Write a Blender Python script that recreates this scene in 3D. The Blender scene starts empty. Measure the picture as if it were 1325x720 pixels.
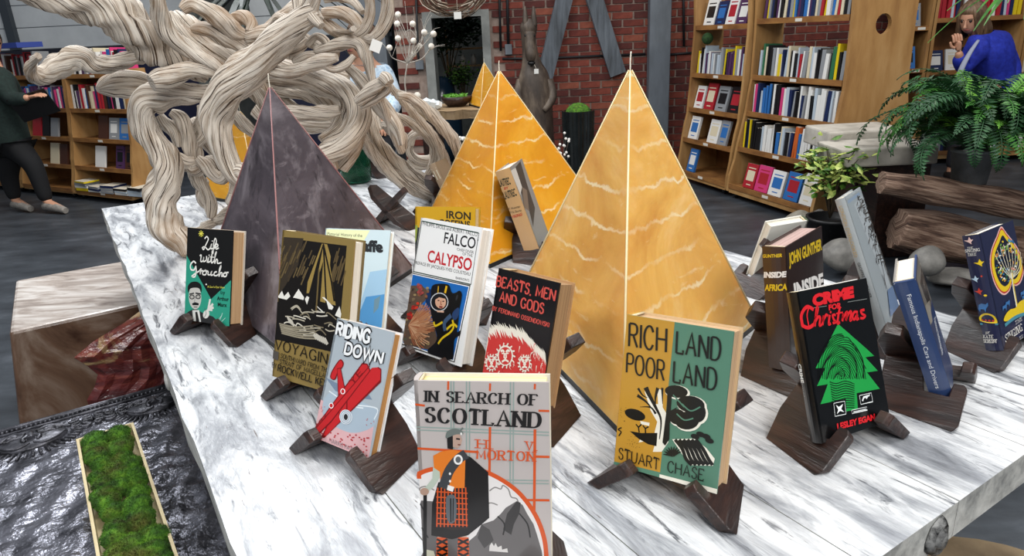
import bpy, bmesh, math, random
from mathutils import Vector, Matrix
from mathutils.geometry import tessellate_polygon
sc = bpy.context.scene
COL = sc.collection
R_ = math.radians
rnd = random.Random(7)

# ------------------------------------------------------------------ camera
FPX, PITCH, ROLL = 905.0, 19.4, -2.8
TZ, CH = 0.82, 1.40                      # table top height, camera height
cam = bpy.data.cameras.new('camera'); camo = bpy.data.objects.new('camera', cam); COL.objects.link(camo)
p_, r_ = R_(PITCH), R_(ROLL)
fw = Vector((0, math.cos(p_), -math.sin(p_))); up0 = Vector((0, math.sin(p_), math.cos(p_))); rt0 = Vector((1, 0, 0))
rt = rt0*math.cos(r_) + up0*math.sin(r_); upv = up0*math.cos(r_) - rt0*math.sin(r_)
CR = Matrix((rt, upv, -fw)).transposed()
CP = Vector((0, 0, CH))
camo.matrix_world = Matrix.Translation(CP) @ CR.to_4x4()
cam.sensor_width = 36.0; cam.lens = FPX/1325*36.0; cam.clip_end = 100; cam.clip_start = 0.02
sc.camera = camo

# ------------------------------------------------------------------ exposure, world, lights
sc.view_settings.view_transform = 'Standard'; sc.view_settings.look = 'None'
sc.view_settings.exposure = 0.0; sc.view_settings.gamma = 1.0
w = bpy.data.worlds.new('world'); sc.world = w; w.use_nodes = True
w.node_tree.nodes['Background'].inputs[0].default_value = (0.80, 0.88, 1.0, 1)
w.node_tree.nodes['Background'].inputs[1].default_value = 0.30
def area(name, loc, target, sx, sy, power, col=(1, 1, 1)):
    l = bpy.data.lights.new(name, 'AREA'); l.shape = 'RECTANGLE'; l.size = sx; l.size_y = sy; l.energy = power; l.color = col
    o = bpy.data.objects.new(name, l); COL.objects.link(o); o.location = loc
    o.rotation_euler = (Vector(target)-Vector(loc)).to_track_quat('-Z', 'Y').to_euler()
    return o
area('skylight_or_fill', (-1.6, 4.6, 4.4), (-0.6, 2.0, 0.8), 2.6, 1.6, 190, (0.95, 0.98, 1))
area('skylight_or_fill', (1.2, 0.6, 4.2), (0.3, 1.2, 0.8), 2.2, 0.9, 75, (1, 0.98, 0.95))
area('skylight_or_fill', (0.9, -2.0, 3.4), (0.1, 1.1, 0.9), 2.4, 1.2, 105, (1, .99, .97))  # front fill added on the camera side to brighten the book covers
area('skylight_or_fill', (-3.2, 0.4, 4.2), (-0.6, 1.2, 0.8), 2.0, 1.0, 80, (1, 1, 1))
area('track_light', (3.4, 3.2, 3.9), (2.4, 5.2, 0.7), 1.4, 0.5, 62, (1, 0.95, 0.88))
area('track_light', (-2.6, 5.2, 3.9), (-4.3, 7.4, 0.7), 1.6, 0.5, 85, (1, 0.96, 0.9))
area('track_light', (0.3, 5.6, 3.9), (0.3, 7.6, 1.0), 2.2, 0.4, 26, (1, 0.95, 0.9))

# ------------------------------------------------------------------ placing helpers (photo pixel -> real position)
def ray(px, py): return CR @ Vector((px-662.5, -(py-360.0), -FPX))
def PZ(px, py, z=TZ):
    d = ray(px, py); return CP + d*((z-CH)/d.z)
def PY(px, py, y):
    d = ray(px, py); return CP + d*(y/d.y)
def depth_of(P): return (P-CP).dot(fw)

# ------------------------------------------------------------------ object helpers
def tag(o, label=None, cat=None, group=None, kind=None):
    if label: o['label'] = label
    if cat: o['category'] = cat
    if group: o['group'] = group
    if kind: o['kind'] = kind
    return o
def empty(name, label=None, cat=None, loc=(0, 0, 0), rz=0, group=None):
    o = bpy.data.objects.new(name, None); COL.objects.link(o); o.location = loc; o.rotation_euler = (0, 0, rz)
    o.empty_display_size = .05
    return tag(o, label, cat, group)
def copy_tree(o, parent=None):
    c = o.copy(); COL.objects.link(c); c.parent = parent
    for ch in o.children: copy_tree(ch, c)
    return c
class MB:
    def __init__(s): s.v = []; s.f = []; s.m = []; s.uv = None; s.sm = []
    def face(s, pts, m=0, smooth=False):
        i = len(s.v); s.v += [tuple(p) for p in pts]; s.f.append(tuple(range(i, i+len(pts)))); s.m.append(m); s.sm.append(smooth)
    def box(s, a, b, m=0, T=None, bev=0):
        x0, y0, z0 = a; x1, y1, z1 = b
        c = [(x0,y0,z0),(x1,y0,z0),(x1,y1,z0),(x0,y1,z0),(x0,y0,z1),(x1,y0,z1),(x1,y1,z1),(x0,y1,z1)]
        s.hexa(c, m, T)
        return s
    def hexa(s, c, m=0, T=None):
        if T is not None: c = [T @ Vector(q) for q in c]
        i = len(s.v); s.v += [tuple(q) for q in c]
        for k, q in enumerate(((3,2,1,0),(4,5,6,7),(0,1,5,4),(1,2,6,5),(2,3,7,6),(3,0,4,7))):
            s.f.append(tuple(i+j for j in q)); s.m.append(m[k] if isinstance(m, (list, tuple)) else m); s.sm.append(False)
        return s
    def prism(s, pts, d, m=0, T=None):
        """outline pts (3d), extruded by vector d"""
        n = len(pts); a = [Vector(p) for p in pts]; b = [p+Vector(d) for p in a]
        if T is not None: a = [T @ p for p in a]; b = [T @ p for p in b]
        i = len(s.v); s.v += [tuple(p) for p in a+b]
        for t in tessellate_polygon([a]):
            s.f.append(tuple(i+j for j in t)); s.m.append(m); s.sm.append(False)
            s.f.append(tuple(i+n+j for j in reversed(t))); s.m.append(m); s.sm.append(False)
        for j in range(n):
            k = (j+1) % n; s.f.append((i+j, i+k, i+n+k, i+n+j)); s.m.append(m); s.sm.append(False)
        return s
    def lathe(s, prof, n=24, m=0, T=None, wob=0.0):
        i = len(s.v)
        for (r, z) in prof:
            for k in range(n):
                a = 2*math.pi*k/n; rr = r*(1+wob*math.sin(3*a+z*9)*.5+wob*math.sin(5*a+1)*.4)
                p = Vector((rr*math.cos(a), rr*math.sin(a), z)); s.v.append(tuple(T @ p if T is not None else p))
        for j in range(len(prof)-1):
            for k in range(n):
                k2 = (k+1) % n; s.f.append((i+j*n+k, i+j*n+k2, i+(j+1)*n+k2, i+(j+1)*n+k)); s.m.append(m); s.sm.append(True)
        return s
    def tube(s, pts, rad, n=8, m=0, lobes=0, amp=0.0, twist=0.0, seed=0, caps=True, flat=1.0, smooth=True, sub=4, grain=False):
        pts = [Vector(p) for p in pts]; rad = [float(r) for r in (rad if isinstance(rad, (list, tuple)) else [rad]*len(pts))]
        if smooth and len(pts) > 2:
            P = [pts[0]]+pts+[pts[-1]]; Q = [rad[0]]+rad+[rad[-1]]; np_, nr = [], []
            for i in range(1, len(P)-2):
                for k in range(sub):
                    t = k/sub; cm = lambda a, b, c, d: .5*((2*b)+(c-a)*t+(2*a-5*b+4*c-d)*t*t+(3*b-a-3*c+d)*t*t*t)
                    np_.append(cm(P[i-1], P[i], P[i+1], P[i+2])); nr.append(max(1e-4, cm(Q[i-1], Q[i], Q[i+1], Q[i+2])))
            np_.append(pts[-1]); nr.append(rad[-1]); pts, rad = np_, nr
        rg = random.Random(seed); ph = [rg.uniform(0, 6.28) for _ in range(6)]
        t0 = (pts[1]-pts[0]).normalized(); u = t0.orthogonal().normalized(); i0 = len(s.v); L = 0; uvs = []
        N = len(pts)
        for j, p in enumerate(pts):
            t = (pts[min(j+1, N-1)]-pts[max(j-1, 0)]); t = t.normalized() if t.length > 1e-9 else t0
            u = (u-t*u.dot(t)).normalized(); v = t.cross(u)
            if j: L += (p-pts[j-1]).length
            for k in range(n):
                a = 2*math.pi*k/n; r = rad[j]
                if lobes: 
                    q = a+twist*L
                    r *= 1+amp*(abs(math.sin(q*lobes/2+ph[0]))-.55)+amp*.45*math.sin(q*(lobes+2)+ph[1])+amp*.5*math.sin(L/rad[0]*.9+ph[2]+2*q)+amp*.3*math.sin(q*9+ph[3])
                s.v.append(tuple(p+u*(math.cos(a)*r*flat)+v*(math.sin(a)*r))); uvs.append((a/6.283-twist*L/6.283*(1 if lobes else 0), L))
        for j in range(N-1):
            for k in range(n):
                k2 = (k+1) % n; s.f.append((i0+j*n+k, i0+j*n+k2, i0+(j+1)*n+k2, i0+(j+1)*n+k)); s.m.append(m); s.sm.append(True)
        if caps:
            s.f.append(tuple(i0+k for k in reversed(range(n)))); s.m.append(m); s.sm.append(False)
            s.f.append(tuple(i0+(N-1)*n+k for k in range(n))); s.m.append(m); s.sm.append(False)
        if grain:
            if s.uv is None: s.uv = {}
            for q, t in enumerate(uvs): s.uv[i0+q] = t
        return s
    def sphere(s, c, r, n=10, m=0, sc_=(1, 1, 1), T=None):
        c = Vector(c); i = len(s.v)
        for j in range(n//2+1):
            th = math.pi*j/(n//2)
            for k in range(n):
                a = 2*math.pi*k/n
                p = c+Vector((r*sc_[0]*math.sin(th)*math.cos(a), r*sc_[1]*math.sin(th)*math.sin(a), r*sc_[2]*math.cos(th)))
                s.v.append(tuple(T @ p if T is not None else p))
        for j in range(n//2):
            for k in range(n):
                k2 = (k+1) % n; s.f.append((i+j*n+k, i+(j+1)*n+k, i+(j+1)*n+k2, i+j*n+k2)); s.m.append(m); s.sm.append(True)
        return s
    def mesh(s, name, mats):
        me = bpy.data.meshes.new(name); me.from_pydata(s.v, [], s.f)
        for mt in (mats if isinstance(mats, (list, tuple)) else [mats]): me.materials.append(mt)
        me.polygons.foreach_set('material_index', s.m); me.polygons.foreach_set('use_smooth', s.sm)
        if s.uv is not None:
            l = me.uv_layers.new(name='uv'); buf = []
            for lp in me.loops: buf += list(s.uv.get(lp.vertex_index, (0, 0)))
            l.data.foreach_set('uv', buf)
        me.update(); return me
    def build(s, name, mats, parent=None, bevel=0, seg=1, sub=0):
        o = bpy.data.objects.new(name, s.mesh(name, mats)); COL.objects.link(o)
        if parent: o.parent = parent
        if bevel:
            b = o.modifiers.new('bevel', 'BEVEL'); b.width = bevel; b.segments = seg; b.limit_method = 'ANGLE'; b.angle_limit = R_(35)
        if sub:
            b = o.modifiers.new('sub', 'SUBSURF'); b.levels = sub; b.render_levels = sub
        return o
def inst(name, me, parent=None, M=None):
    o = bpy.data.objects.new(name, me); COL.objects.link(o)
    if parent: o.parent = parent
    if M is not None: o.matrix_local = M
    return o
def vlist(seed, n, a, b):
    r = random.Random(seed); return [r.uniform(a, b) for _ in range(n)]

# ------------------------------------------------------------------ materials
def hexc(h):
    h = h.lstrip('#'); h = h if len(h) == 6 else ''.join(q*2 for q in h); c = [int(h[i:i+2], 16)/255 for i in (0, 2, 4)]
    return tuple(x/12.92 if x <= .04045 else ((x+.055)/1.055)**2.4 for x in c)+(1,)
MATS = {}
def flat(h, rough=.45, metal=0, coat=0, name=None):
    k = (h, rough, metal, coat)
    if k in MATS: return MATS[k]
    m = bpy.data.materials.new(name or 'paint'); m.use_nodes = True; b = m.node_tree.nodes['Principled BSDF']
    b.inputs['Base Color'].default_value = hexc(h); b.inputs['Roughness'].default_value = rough; b.inputs['Metallic'].default_value = metal
    b.inputs['Coat Weight'].default_value = coat; b.inputs['Coat Roughness'].default_value = .12
    MATS[k] = m; return m
def NM(name, cols, scale=5, stretch=(1, 1, 1), detail=6, rough=.5, bump=0.0, bscale=None, metal=0, coat=0, coord='Object', sss=0, kind='noise', dist=0.0, rr=None, trans=0, rotz=0, spec=.5, bdist=.01):
    """noise coloured procedural material; cols = [(pos,hex),...]"""
    m = bpy.data.materials.new(name); m.use_nodes = True; nt = m.node_tree; b = nt.nodes['Principled BSDF']
    N = nt.nodes.new; L = nt.links.new
    tc = N('ShaderNodeTexCoord'); mp = N('ShaderNodeMapping'); L(tc.outputs[coord], mp.inputs[0]); mp.inputs['Scale'].default_value = stretch; mp.inputs['Rotation'].default_value = (0, 0, rotz)
    if kind == 'wave':
        n = N('ShaderNodeTexWave'); n.inputs['Scale'].default_value = scale; n.inputs['Distortion'].default_value = dist; n.inputs['Detail'].default_value = detail; n.inputs['Detail Scale'].default_value = 1.5
    elif kind == 'voro':
        n = N('ShaderNodeTexVoronoi'); n.inputs['Scale'].default_value = scale
    else:
        n = N('ShaderNodeTexNoise'); n.inputs['Scale'].default_value = scale; n.inputs['Detail'].default_value = detail; n.inputs['Roughness'].default_value = .62; n.inputs['Distortion'].default_value = dist
    L(mp.outputs[0], n.inputs['Vector'])
    cr = N('ShaderNodeValToRGB'); L(n.outputs[0] if kind != 'wave' else n.outputs['Fac'], cr.inputs[0])
    e = cr.color_ramp.elements
    while len(e) < len(cols): e.new(.5)
    for q, (p, c) in zip(e, cols): q.position = p; q.color = hexc(c)
    L(cr.outputs[0], b.inputs['Base Color'])
    b.inputs['Roughness'].default_value = rough; b.inputs['Metallic'].default_value = metal; b.inputs['Coat Weight'].default_value = coat; b.inputs['Coat Roughness'].default_value = .15
    b.inputs['Specular IOR Level'].default_value = spec
    if sss: b.inputs['Subsurface Weight'].default_value = sss; b.inputs['Subsurface Radius'].default_value = (.03, .015, .006); b.inputs['Subsurface Scale'].default_value = 1.0
    if trans: b.inputs['Transmission Weight'].default_value = trans
    if bump:
        bn = n
        if bscale:
            bn = N('ShaderNodeTexNoise'); bn.inputs['Scale'].default_value = bscale; bn.inputs['Detail'].default_value = 5; L(mp.outputs[0], bn.inputs['Vector'])
        bp = N('ShaderNodeBump'); bp.inputs['Strength'].default_value = bump; bp.inputs['Distance'].default_value = bdist
        L(bn.outputs[0] if bn.type != 'TEX_WAVE' else bn.outputs['Fac'], bp.inputs['Height']); L(bp.outputs[0], b.inputs['Normal'])
        if coat: L(bp.outputs[0], b.inputs['Coat Normal'])
    if rr:
        mr = N('ShaderNodeMapRange'); L(n.outputs[0], mr.inputs[0]); mr.inputs[3].default_value = rr[0]; mr.inputs[4].default_value = rr[1]; L(mr.outputs[0], b.inputs['Roughness'])
    return m
def mixover(m, cols, scale, stretch, lo, hi, detail=8, rotz=0, color='#ffffff', dist=0, coord='Object', ridged=False):
    """second noise layer of a colour over the base colour of m"""
    nt = m.node_tree; N = nt.nodes.new; L = nt.links.new; b = nt.nodes['Principled BSDF']
    src = b.inputs['Base Color'].links[0].from_socket
    tc = N('ShaderNodeTexCoord'); mp = N('ShaderNodeMapping'); L(tc.outputs[coord], mp.inputs[0]); mp.inputs['Scale'].default_value = stretch; mp.inputs['Rotation'].default_value = (0, 0, rotz)
    n = N('ShaderNodeTexNoise'); n.inputs['Scale'].default_value = scale; n.inputs['Detail'].default_value = detail; n.inputs['Roughness'].default_value = .65; n.inputs['Distortion'].default_value = dist; L(mp.outputs[0], n.inputs['Vector'])
    out = n.outputs[0]
    if ridged:
        a = N('ShaderNodeMath'); a.operation = 'SUBTRACT'; L(out, a.inputs[0]); a.inputs[1].default_value = .5
        c = N('ShaderNodeMath'); c.operation = 'ABSOLUTE'; L(a.outputs[0], c.inputs[0]); out = c.outputs[0]
    mr = N('ShaderNodeMapRange'); L(out, mr.inputs[0]); mr.inputs[1].default_value = lo; mr.inputs[2].default_value = hi
    mx = N('ShaderNodeMix'); mx.data_type = 'RGBA'; L(mr.outputs[0], mx.inputs[0]); L(src, mx.inputs[6]); mx.inputs[7].default_value = hexc(color); L(mx.outputs[2], b.inputs['Base Color'])
    return m
M_walnut = NM('dark_walnut', [(.3, '#150c0a'), (.5, '#2b1913'), (.7, '#432a21')], 55, (1, .07, 1), 4, .42, .25, rr=None, coat=.15)
M_wood = NM('birch_plywood', [(.3, '#8a6238'), (.5, '#a87f4d'), (.75, '#bd9765')], 6, (1, 1, .25), 5, .5, .05)
M_shelf = NM('stained_shelf_wood', [(.3, '#6e4826'), (.5, '#8f6236'), (.75, '#a5773f')], 6, (1, 1, 3), 5, .5, .05)
M_woodd = NM('plywood_back', [(.3, '#6a431f'), (.6, '#8a5a2c')], 5, (1, 1, .3), 4, .6)
M_floor = NM('concrete_floor', [(.3, '#23272c'), (.55, '#3d4248'), (.75, '#5a5f66')], 2.2, (1, 2.2, 1), 10, .42, .1, 9, rr=None)
M_black = flat('#0b0b0d', .5, name='black')
M_dark = flat('#15161a', .6, name='near_black')
M_steel = NM('grey_paint', [(.3, '#4c5258'), (.6, '#646b73')], 5, (1, 1, .3), 6, .5, .1)
# ------------------------------------------------------------------ the room
fl = MB(); fl.box((-9, -2.5, -.1), (7.5, 12.5, 0)); tag(fl.build('floor', M_floor), kind='structure')
M_brick = [NM('brick', [(.3, a), (.7, b)], 18, (1, 1, 1), 6, .85, .3) for a, b in (('#4d1c16', '#6e2f23'), ('#5c241a', '#7c3a2b'), ('#3c1714', '#55221c'), ('#6b3324', '#874936'))]
M_mortar = NM('mortar', [(.3, '#7d6c62'), (.7, '#9a8a80')], 20, rough=.95, bump=.2)
WY = 7.4
wall = MB(); DX0, DX1, DZ = -.74, -.13, 1.56
wall.box((-1.05, WY, 0), (DX0, WY+.3, 3.6)); wall.box((DX1, WY, 0), (6.5, WY+.3, 3.6)); wall.box((DX0, WY, DZ), (DX1, WY+.3, 3.6))
wallo = tag(wall.build('wall_back', M_mortar), kind='structure')
BW, BH, BG = .205, .060, .012
bme = []
for mt in M_brick:
    b = MB(); b.box((-BW/2+.003, -.012, -BH/2), (BW/2-.003, .01, BH/2)); bme.append(b.mesh('brick', mt))
cells = []
row = 0; z = .03+BH/2
while z < 3.0:
    x = -1.05+BW/2+(row % 2)*(BW+BG)/2
    while x < 6.4:
        if not (DX0-.1 < x < DX1+.1 and z < DZ+.05): cells.append((x, z, row))
        x += BW+BG
    z += BH+BG; row += 1
cells.sort(key=lambda c: (0 if (-1.0 < c[0] < 1.85 and .55 < c[1] < 1.72) else 1, abs(c[0]-.6)+abs(c[1]-1.3)))
for i, (x, z, r) in enumerate(cells[:300]):
    inst('brick', bme[rnd.choice((0, 0, 1, 1, 2, 2, 3))], wallo, Matrix.Translation((x, WY-rnd.uniform(0, .006), z)) @ Matrix.Rotation(rnd.uniform(-.01, .01), 4, 'Y'))
rest = MB()
for (x, z, r) in cells[300:]:
    rest.box((x-BW/2+.003, WY-.012, z-BH/2), (x+BW/2-.003, WY+.01, z+BH/2), rnd.choice((0, 1, 2, 0)))
tag(rest.build('brick', M_brick, wallo), kind='stuff')
# door opening frame and the dim room behind it
df = MB()
for a, b in (((DX0-.02, WY-.05, 0), (DX0+.07, WY+.32, DZ)), ((DX1-.05, WY-.05, 0), (DX1+.03, WY+.32, DZ)), ((DX0-.02, WY-.05, DZ), (DX1+.03, WY+.32, DZ+.06))): df.box(a, b)
tag(df.build('door_1', NM('grey_frame', [(.3, '#6e716f'), (.7, '#8a8d8a')], 9, rough=.6)), kind='structure')
rm = MB(); rm.box((-3.2, 10.4, 0), (2.5, 10.5, 3.2)); rm.box((-3.2, WY+.3, 0), (-3.1, 10.4, 3.2)); rm.box((2.4, WY+.3, 0), (2.5, 10.4, 3.2))
tag(rm.build('wall_rear_room', NM('dim_block', [(.3, '#3b3f3e'), (.7, '#565a58')], 4, rough=.9)), kind='structure')
cm = MB()
cm.box((-1.40, WY-.12, 0), (-1.13, WY+.2, 3.6))
tag(cm.build('trim_1', M_steel), kind='structure')
cl = MB(); cl.box((1.47, WY-.14, 0), (1.68, WY-.02, 3.6)); tag(cl.build('trim_2', M_steel, bevel=.006), kind='structure')
# left and far walls
lw = MB(); lw.box((-9, 9.4, 0), (-1.40, 9.6, 1.42), 0)
for k in range(9): lw.box((-9, 9.38, 1.47+k*.26), (-1.40, 9.6, 1.47+k*.26+.25), 1)
lw.box((-9, 9.40, 1.42), (-1.4, 9.62, 3.9), 2)
tag(lw.build('wall_left', [flat('#151b3c', .6), NM('grey_siding', [(.3, '#bac0c5'), (.7, '#ccd2d6')], 3, rough=.5), flat('#8f959b', .6)]), kind='structure')
tr = MB(); tr.box((-6.13, 9.30, 1.47), (-6.03, 9.42, 3.8)); tag(tr.build('trim_3', flat('#3b424a', .5)), kind='structure')
bm_ = MB(); bm_.box((-8.9, 9.30, 1.38), (-1.45, 9.41, 1.46)); tag(bm_.build('trim_4', flat('#1a1d2b', .6)), kind='structure')
lw = MB(); lw.box((-9.1, -2.5, 0), (-9, 9.6, 3.9)); tag(lw.build('wall_far_left', M_steel), kind='structure')
lw = MB(); lw.box((7.4, -2.5, 0), (7.5, 12.5, 3.9)); lw.box((6.5, 7.4, 0), (7.5, 7.6, 3.9)); tag(lw.build('wall_right', M_steel), kind='structure')
# diagonal steel/timber braces on the brick
M_brace = NM('weathered_timber', [(.3, '#33383d'), (.6, '#596068'), (.8, '#6f767d')], 22, (1, 1, .12), 6, .7, .3)
def brace(p0, p1, wd, label):
    a, b = PY(*p0, WY-.09), PY(*p1, WY-.09); d = (b-a).normalized(); s = Vector((d.z, 0, -d.x))*wd/2
    a = a-d*.2
    mb = MB(); mb.prism([a-s, a+s, b+s, b-s], (0, .05, 0)); o = mb.build('timber_brace', M_brace, bevel=.004)
    tag(o, label, 'beam')
brace((730, 0), (705, 100), .155, 'weathered grey timber brace leaning left on the brick wall behind the carved figure')
brace((770, 0), (800, 96), .155, 'weathered grey timber brace leaning right on the brick wall above the tallest yellow candle')
# conduits
def pipe(pts, r, label, y=WY-.035, m=M_dark, boxes=(), nm='conduit'):
    P = [PY(a, b, y) for a, b in pts]
    if not boxes: tag(MB().tube(P, r, 8, smooth=False).build(nm, m), label, 'pipe'); return
    e = empty(nm, label, 'pipe', loc=P[0]); mb = MB().tube([p-P[0] for p in P], r, 8, smooth=False); mb.build('tube', m, e)
    for (a, b, sx, sz) in boxes:
        q = PY(a, b, y)-P[0]; MB().box((q.x-sx, q.y-.02, q.z-sz), (q.x+sx, q.y+.02, q.z+sz)).build('junction_box', M_steel, e, bevel=.003)
pipe([(645, -60), (648, 66)], .012, 'thin conduit running straight down the bricks beside the doorway')
pipe([(655, -60), (658, 64)], .014, 'grey conduit ending in a junction box on the bricks left of the carved figure', boxes=((658, 64, .035, .05),))
pipe([(650, 76), (690, 76), (835, 70)], .012, 'thin dark conduit running level across the brick wall', y=WY-.02)
pipe([(862, 71), (900, 68)], .012, 'short level conduit right of the grey steel column', y=WY-.02)
pipe([(884, -60), (885, 60)], .012, 'thin upright conduit on bricks left of the tall bookcases')
pipe([(537, -40), (541, 70), (543, 84)], .012, 'thin conduit down the narrow brick strip with a grey box', boxes=((543, 84, .04, .045),))
# ------------------------------------------------------------------ table
A0 = PZ(132, 270); ta = Vector((.5262, -.8504, 0)); tb = Vector((.8504, .5262, 0)); TL_, TW_ = 2.86, 1.46
# near edge passes through PZ(1325,595)
TL_ = (PZ(1228, 658)-A0).dot(ta); TW_ = (PZ(1100, 371)-A0).dot(tb)
M_table = NM('whitewashed_planks', [(.30, '#595c61'), (.41, '#9c9fa4'), (.53, '#d6d8da'), (.72, '#f4f5f6')], 3.0, (1.6, 6, 1), 10, .38, .35, 24, dist=.6, rr=(.5, .3), rotz=0, coat=.12)
mixover(M_table, None, 9, (1, 5, 1), .555, .65, 10, color='#55585e', dist=1.2)
mixover(M_table, None, 1.6, (1, 3.5, 1), .53, .68, 9, color='#8f9298', dist=.4)
mixover(M_table, None, 14, (1, 9, 1), .66, .72, 8, color='#4a3a34')
M_edge = NM('whitewashed_edge', [(.3, '#7c7d7c'), (.5, '#b9b9b4'), (.7, '#dcdbd5')], 8, (1, 3, 3), 8, .6, .3)
tab = empty('display_table', 'large whitewashed plank table with weathered white and grey paint carrying books and candles', 'table', loc=(A0.x, A0.y, 0), rz=math.atan2(ta.y, ta.x))
npl = 7; pw = TW_/npl; pr = random.Random(3)
for k in range(npl):
    me = MB(); y0 = k*pw+.0008; y1 = (k+1)*pw-.0008
    n = 30; ring = []
    for i in range(n+1):
        x = TL_*i/n; j0 = pr.uniform(-.004, .002) if k == 0 else 0; j1 = pr.uniform(-.002, .004) if k == npl-1 else 0
        ring.append((x, y0+j0, y1+j1))
    o = MB()
    for i in range(n):
        a, b = ring[i], ring[i+1]
        o.hexa([(a[0], a[1], TZ-.055), (b[0], b[1], TZ-.055), (b[0], b[2], TZ-.055), (a[0], a[2], TZ-.055), (a[0], a[1], TZ), (b[0], b[1], TZ), (b[0], b[2], TZ), (a[0], a[2], TZ)], [1, 0, 1, 1, 1, 1])
    bm = o.build('plank', [M_table, M_edge], tab)
    w_ = bm.modifiers.new('w', 'WELD'); w_.merge_threshold = .0001
lg = MB()
for sx in (.55, TL_-.85):
    for sy in (.3, TW_-.42): MB().box((sx, sy, 0), (sx+.12, sy+.12, TZ-.17)).build('leg', M_edge, tab, bevel=.008)
fr = MB(); 
for a, b in (((.12, .10, TZ-.17), (TL_-.12, .14, TZ-.056)), ((.12, TW_-.14, TZ-.17), (TL_-.12, TW_-.10, TZ-.056)), ((.12, .14, TZ-.17), (.16, TW_-.14, TZ-.056)), ((TL_-.16, .14, TZ-.17), (TL_-.12, TW_-.14, TZ-.056))): fr.box(a, b)
fr.build('apron', M_edge, tab)
# dark knot on the near end of the table
ky = (PZ(1213, 668)-A0).dot(tb)
MB().lathe([(0.0, .010), (.010, .012), (.014, .006), (.021, .008), (.027, .003), (.028, 0)], 16, T=Matrix.Translation((TL_+.001, ky, TZ-.030)) @ Matrix.Rotation(R_(90), 4, 'Y') @ Matrix.Diagonal((1, .75, 1, 1)), wob=.12).build('knot', NM('knot', [(.4, '#111111'), (.6, '#8a8a88')], 60, rough=.5, bump=.4), tab)
for yy in (.09, .62): 
    MB().sphere((yy*TL_, -.001, TZ-.030), .014, 10, sc_=(1, .35, 1.3)).build('knot', M_edge, tab)
# round wooden stump and things under the table end
st = MB(); st.lathe([(0, .40), (.28, .40), (.30, .385), (.31, .2), (.30, 0), (0, 0)], 40, wob=.02)
tag(st.build('round_stool', NM('worn_round_wood', [(.35, '#7d6a52'), (.5, '#a58f70'), (.7, '#8e7656')], 4, (1, 1, 1), 8, .5, .2)), 'round worn wooden stool top under the near end of the white table', 'stool')
bpy.data.objects['round_stool'].location = (.82, .86, 0)

# ------------------------------------------------------------------ pyramid candles
def strata_(m, sc, color):
    nt = m.node_tree; N = nt.nodes.new; L = nt.links.new; b = nt.nodes['Principled BSDF']; src = b.inputs['Base Color'].links[0].from_socket
    tc = N('ShaderNodeTexCoord'); w = N('ShaderNodeTexWave'); w.bands_direction = 'Z'; w.inputs['Scale'].default_value = sc; w.inputs['Distortion'].default_value = 4.5; w.inputs['Detail'].default_value = 6; w.inputs['Detail Scale'].default_value = 1.3; w.inputs['Detail Roughness'].default_value = .62
    L(tc.outputs['Object'], w.inputs['Vector']); n = N('ShaderNodeTexNoise'); n.inputs['Scale'].default_value = 7; n.inputs['Detail'].default_value = 6; L(tc.outputs['Object'], n.inputs['Vector'])
    a = N('ShaderNodeMapRange'); L(w.outputs['Fac'], a.inputs[0]); a.inputs[1].default_value = .955; a.inputs[2].default_value = 1.0
    c = N('ShaderNodeMapRange'); L(n.outputs[0], c.inputs[0]); c.inputs[1].default_value = .40; c.inputs[2].default_value = .60
    k = N('ShaderNodeMath'); k.operation = 'MULTIPLY'; L(a.outputs[0], k.inputs[0]); L(c.outputs[0], k.inputs[1])
    mx = N('ShaderNodeMix'); mx.data_type = 'RGBA'; L(k.outputs[0], mx.inputs[0]); L(src, mx.inputs[6]); mx.inputs[7].default_value = hexc(color); L(mx.outputs[2], b.inputs['Base Color'])
def wax(name, c1, c2, c3, vein, strata, sc1=3.0):
    m = NM(name, [(.3, c1), (.5, c2), (.72, c3)], sc1, (1, 1, 1.6), 8, .36, .12, 14, sss=.35, dist=1.0, coat=.25)
    b = m.node_tree.nodes['Principled BSDF']
    if strata: strata_(m, strata, vein)
    if 0: mixover(m, None, 1.5, (.7, .7, 4.6), 0, .012, 5, color=vein, dist=.15, ridged=True); nt = m.node_tree
    # invert the ridged ranges so that thin veins are pale
    for n in m.node_tree.nodes:
        if 0: n.inputs[3].default_value = .7; n.inputs[4].default_value = 0
    mixover(m, None, 11, (1, 1, 3), .60, .78, 10, color=vein, dist=1.0)
    mixover(m, None, 2.4, (1, 1, 2.2), .50, .72, 6, color=c1, dist=.6)
    return m
W_big = wax('honey_wax', '#cf9040', '#e6b25c', '#f3d298', '#f0dbb0', 5.2)
W_mid = wax('amber_wax', '#d48a12', '#e49f20', '#efb94c', '#f3d9a2', 5.0, 2.5)
W_far = wax('amber_wax_streaked', '#cf8f1c', '#dd9f2c', '#eabf5e', '#f6dfae', 7.0, 2.5)
W_pur = wax('dark_plum_wax', '#3a3439', '#4f474d', '#6b6268', '#9a9095', False, 5)
mixover(W_pur, None, 5, (1, 1, 1), .50, .66, 10, color='#8d858a', dist=.6)
mixover(W_pur, None, 30, (1, 1, .3), .56, .7, 8, color='#2a2529')
mixover(W_pur, None, 16, (3, 3, .6), .64, .72, 6, color='#151216')
for m_ in (W_pur,): m_.node_tree.nodes['Principled BSDF'].inputs['Subsurface Weight'].default_value = .0
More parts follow.
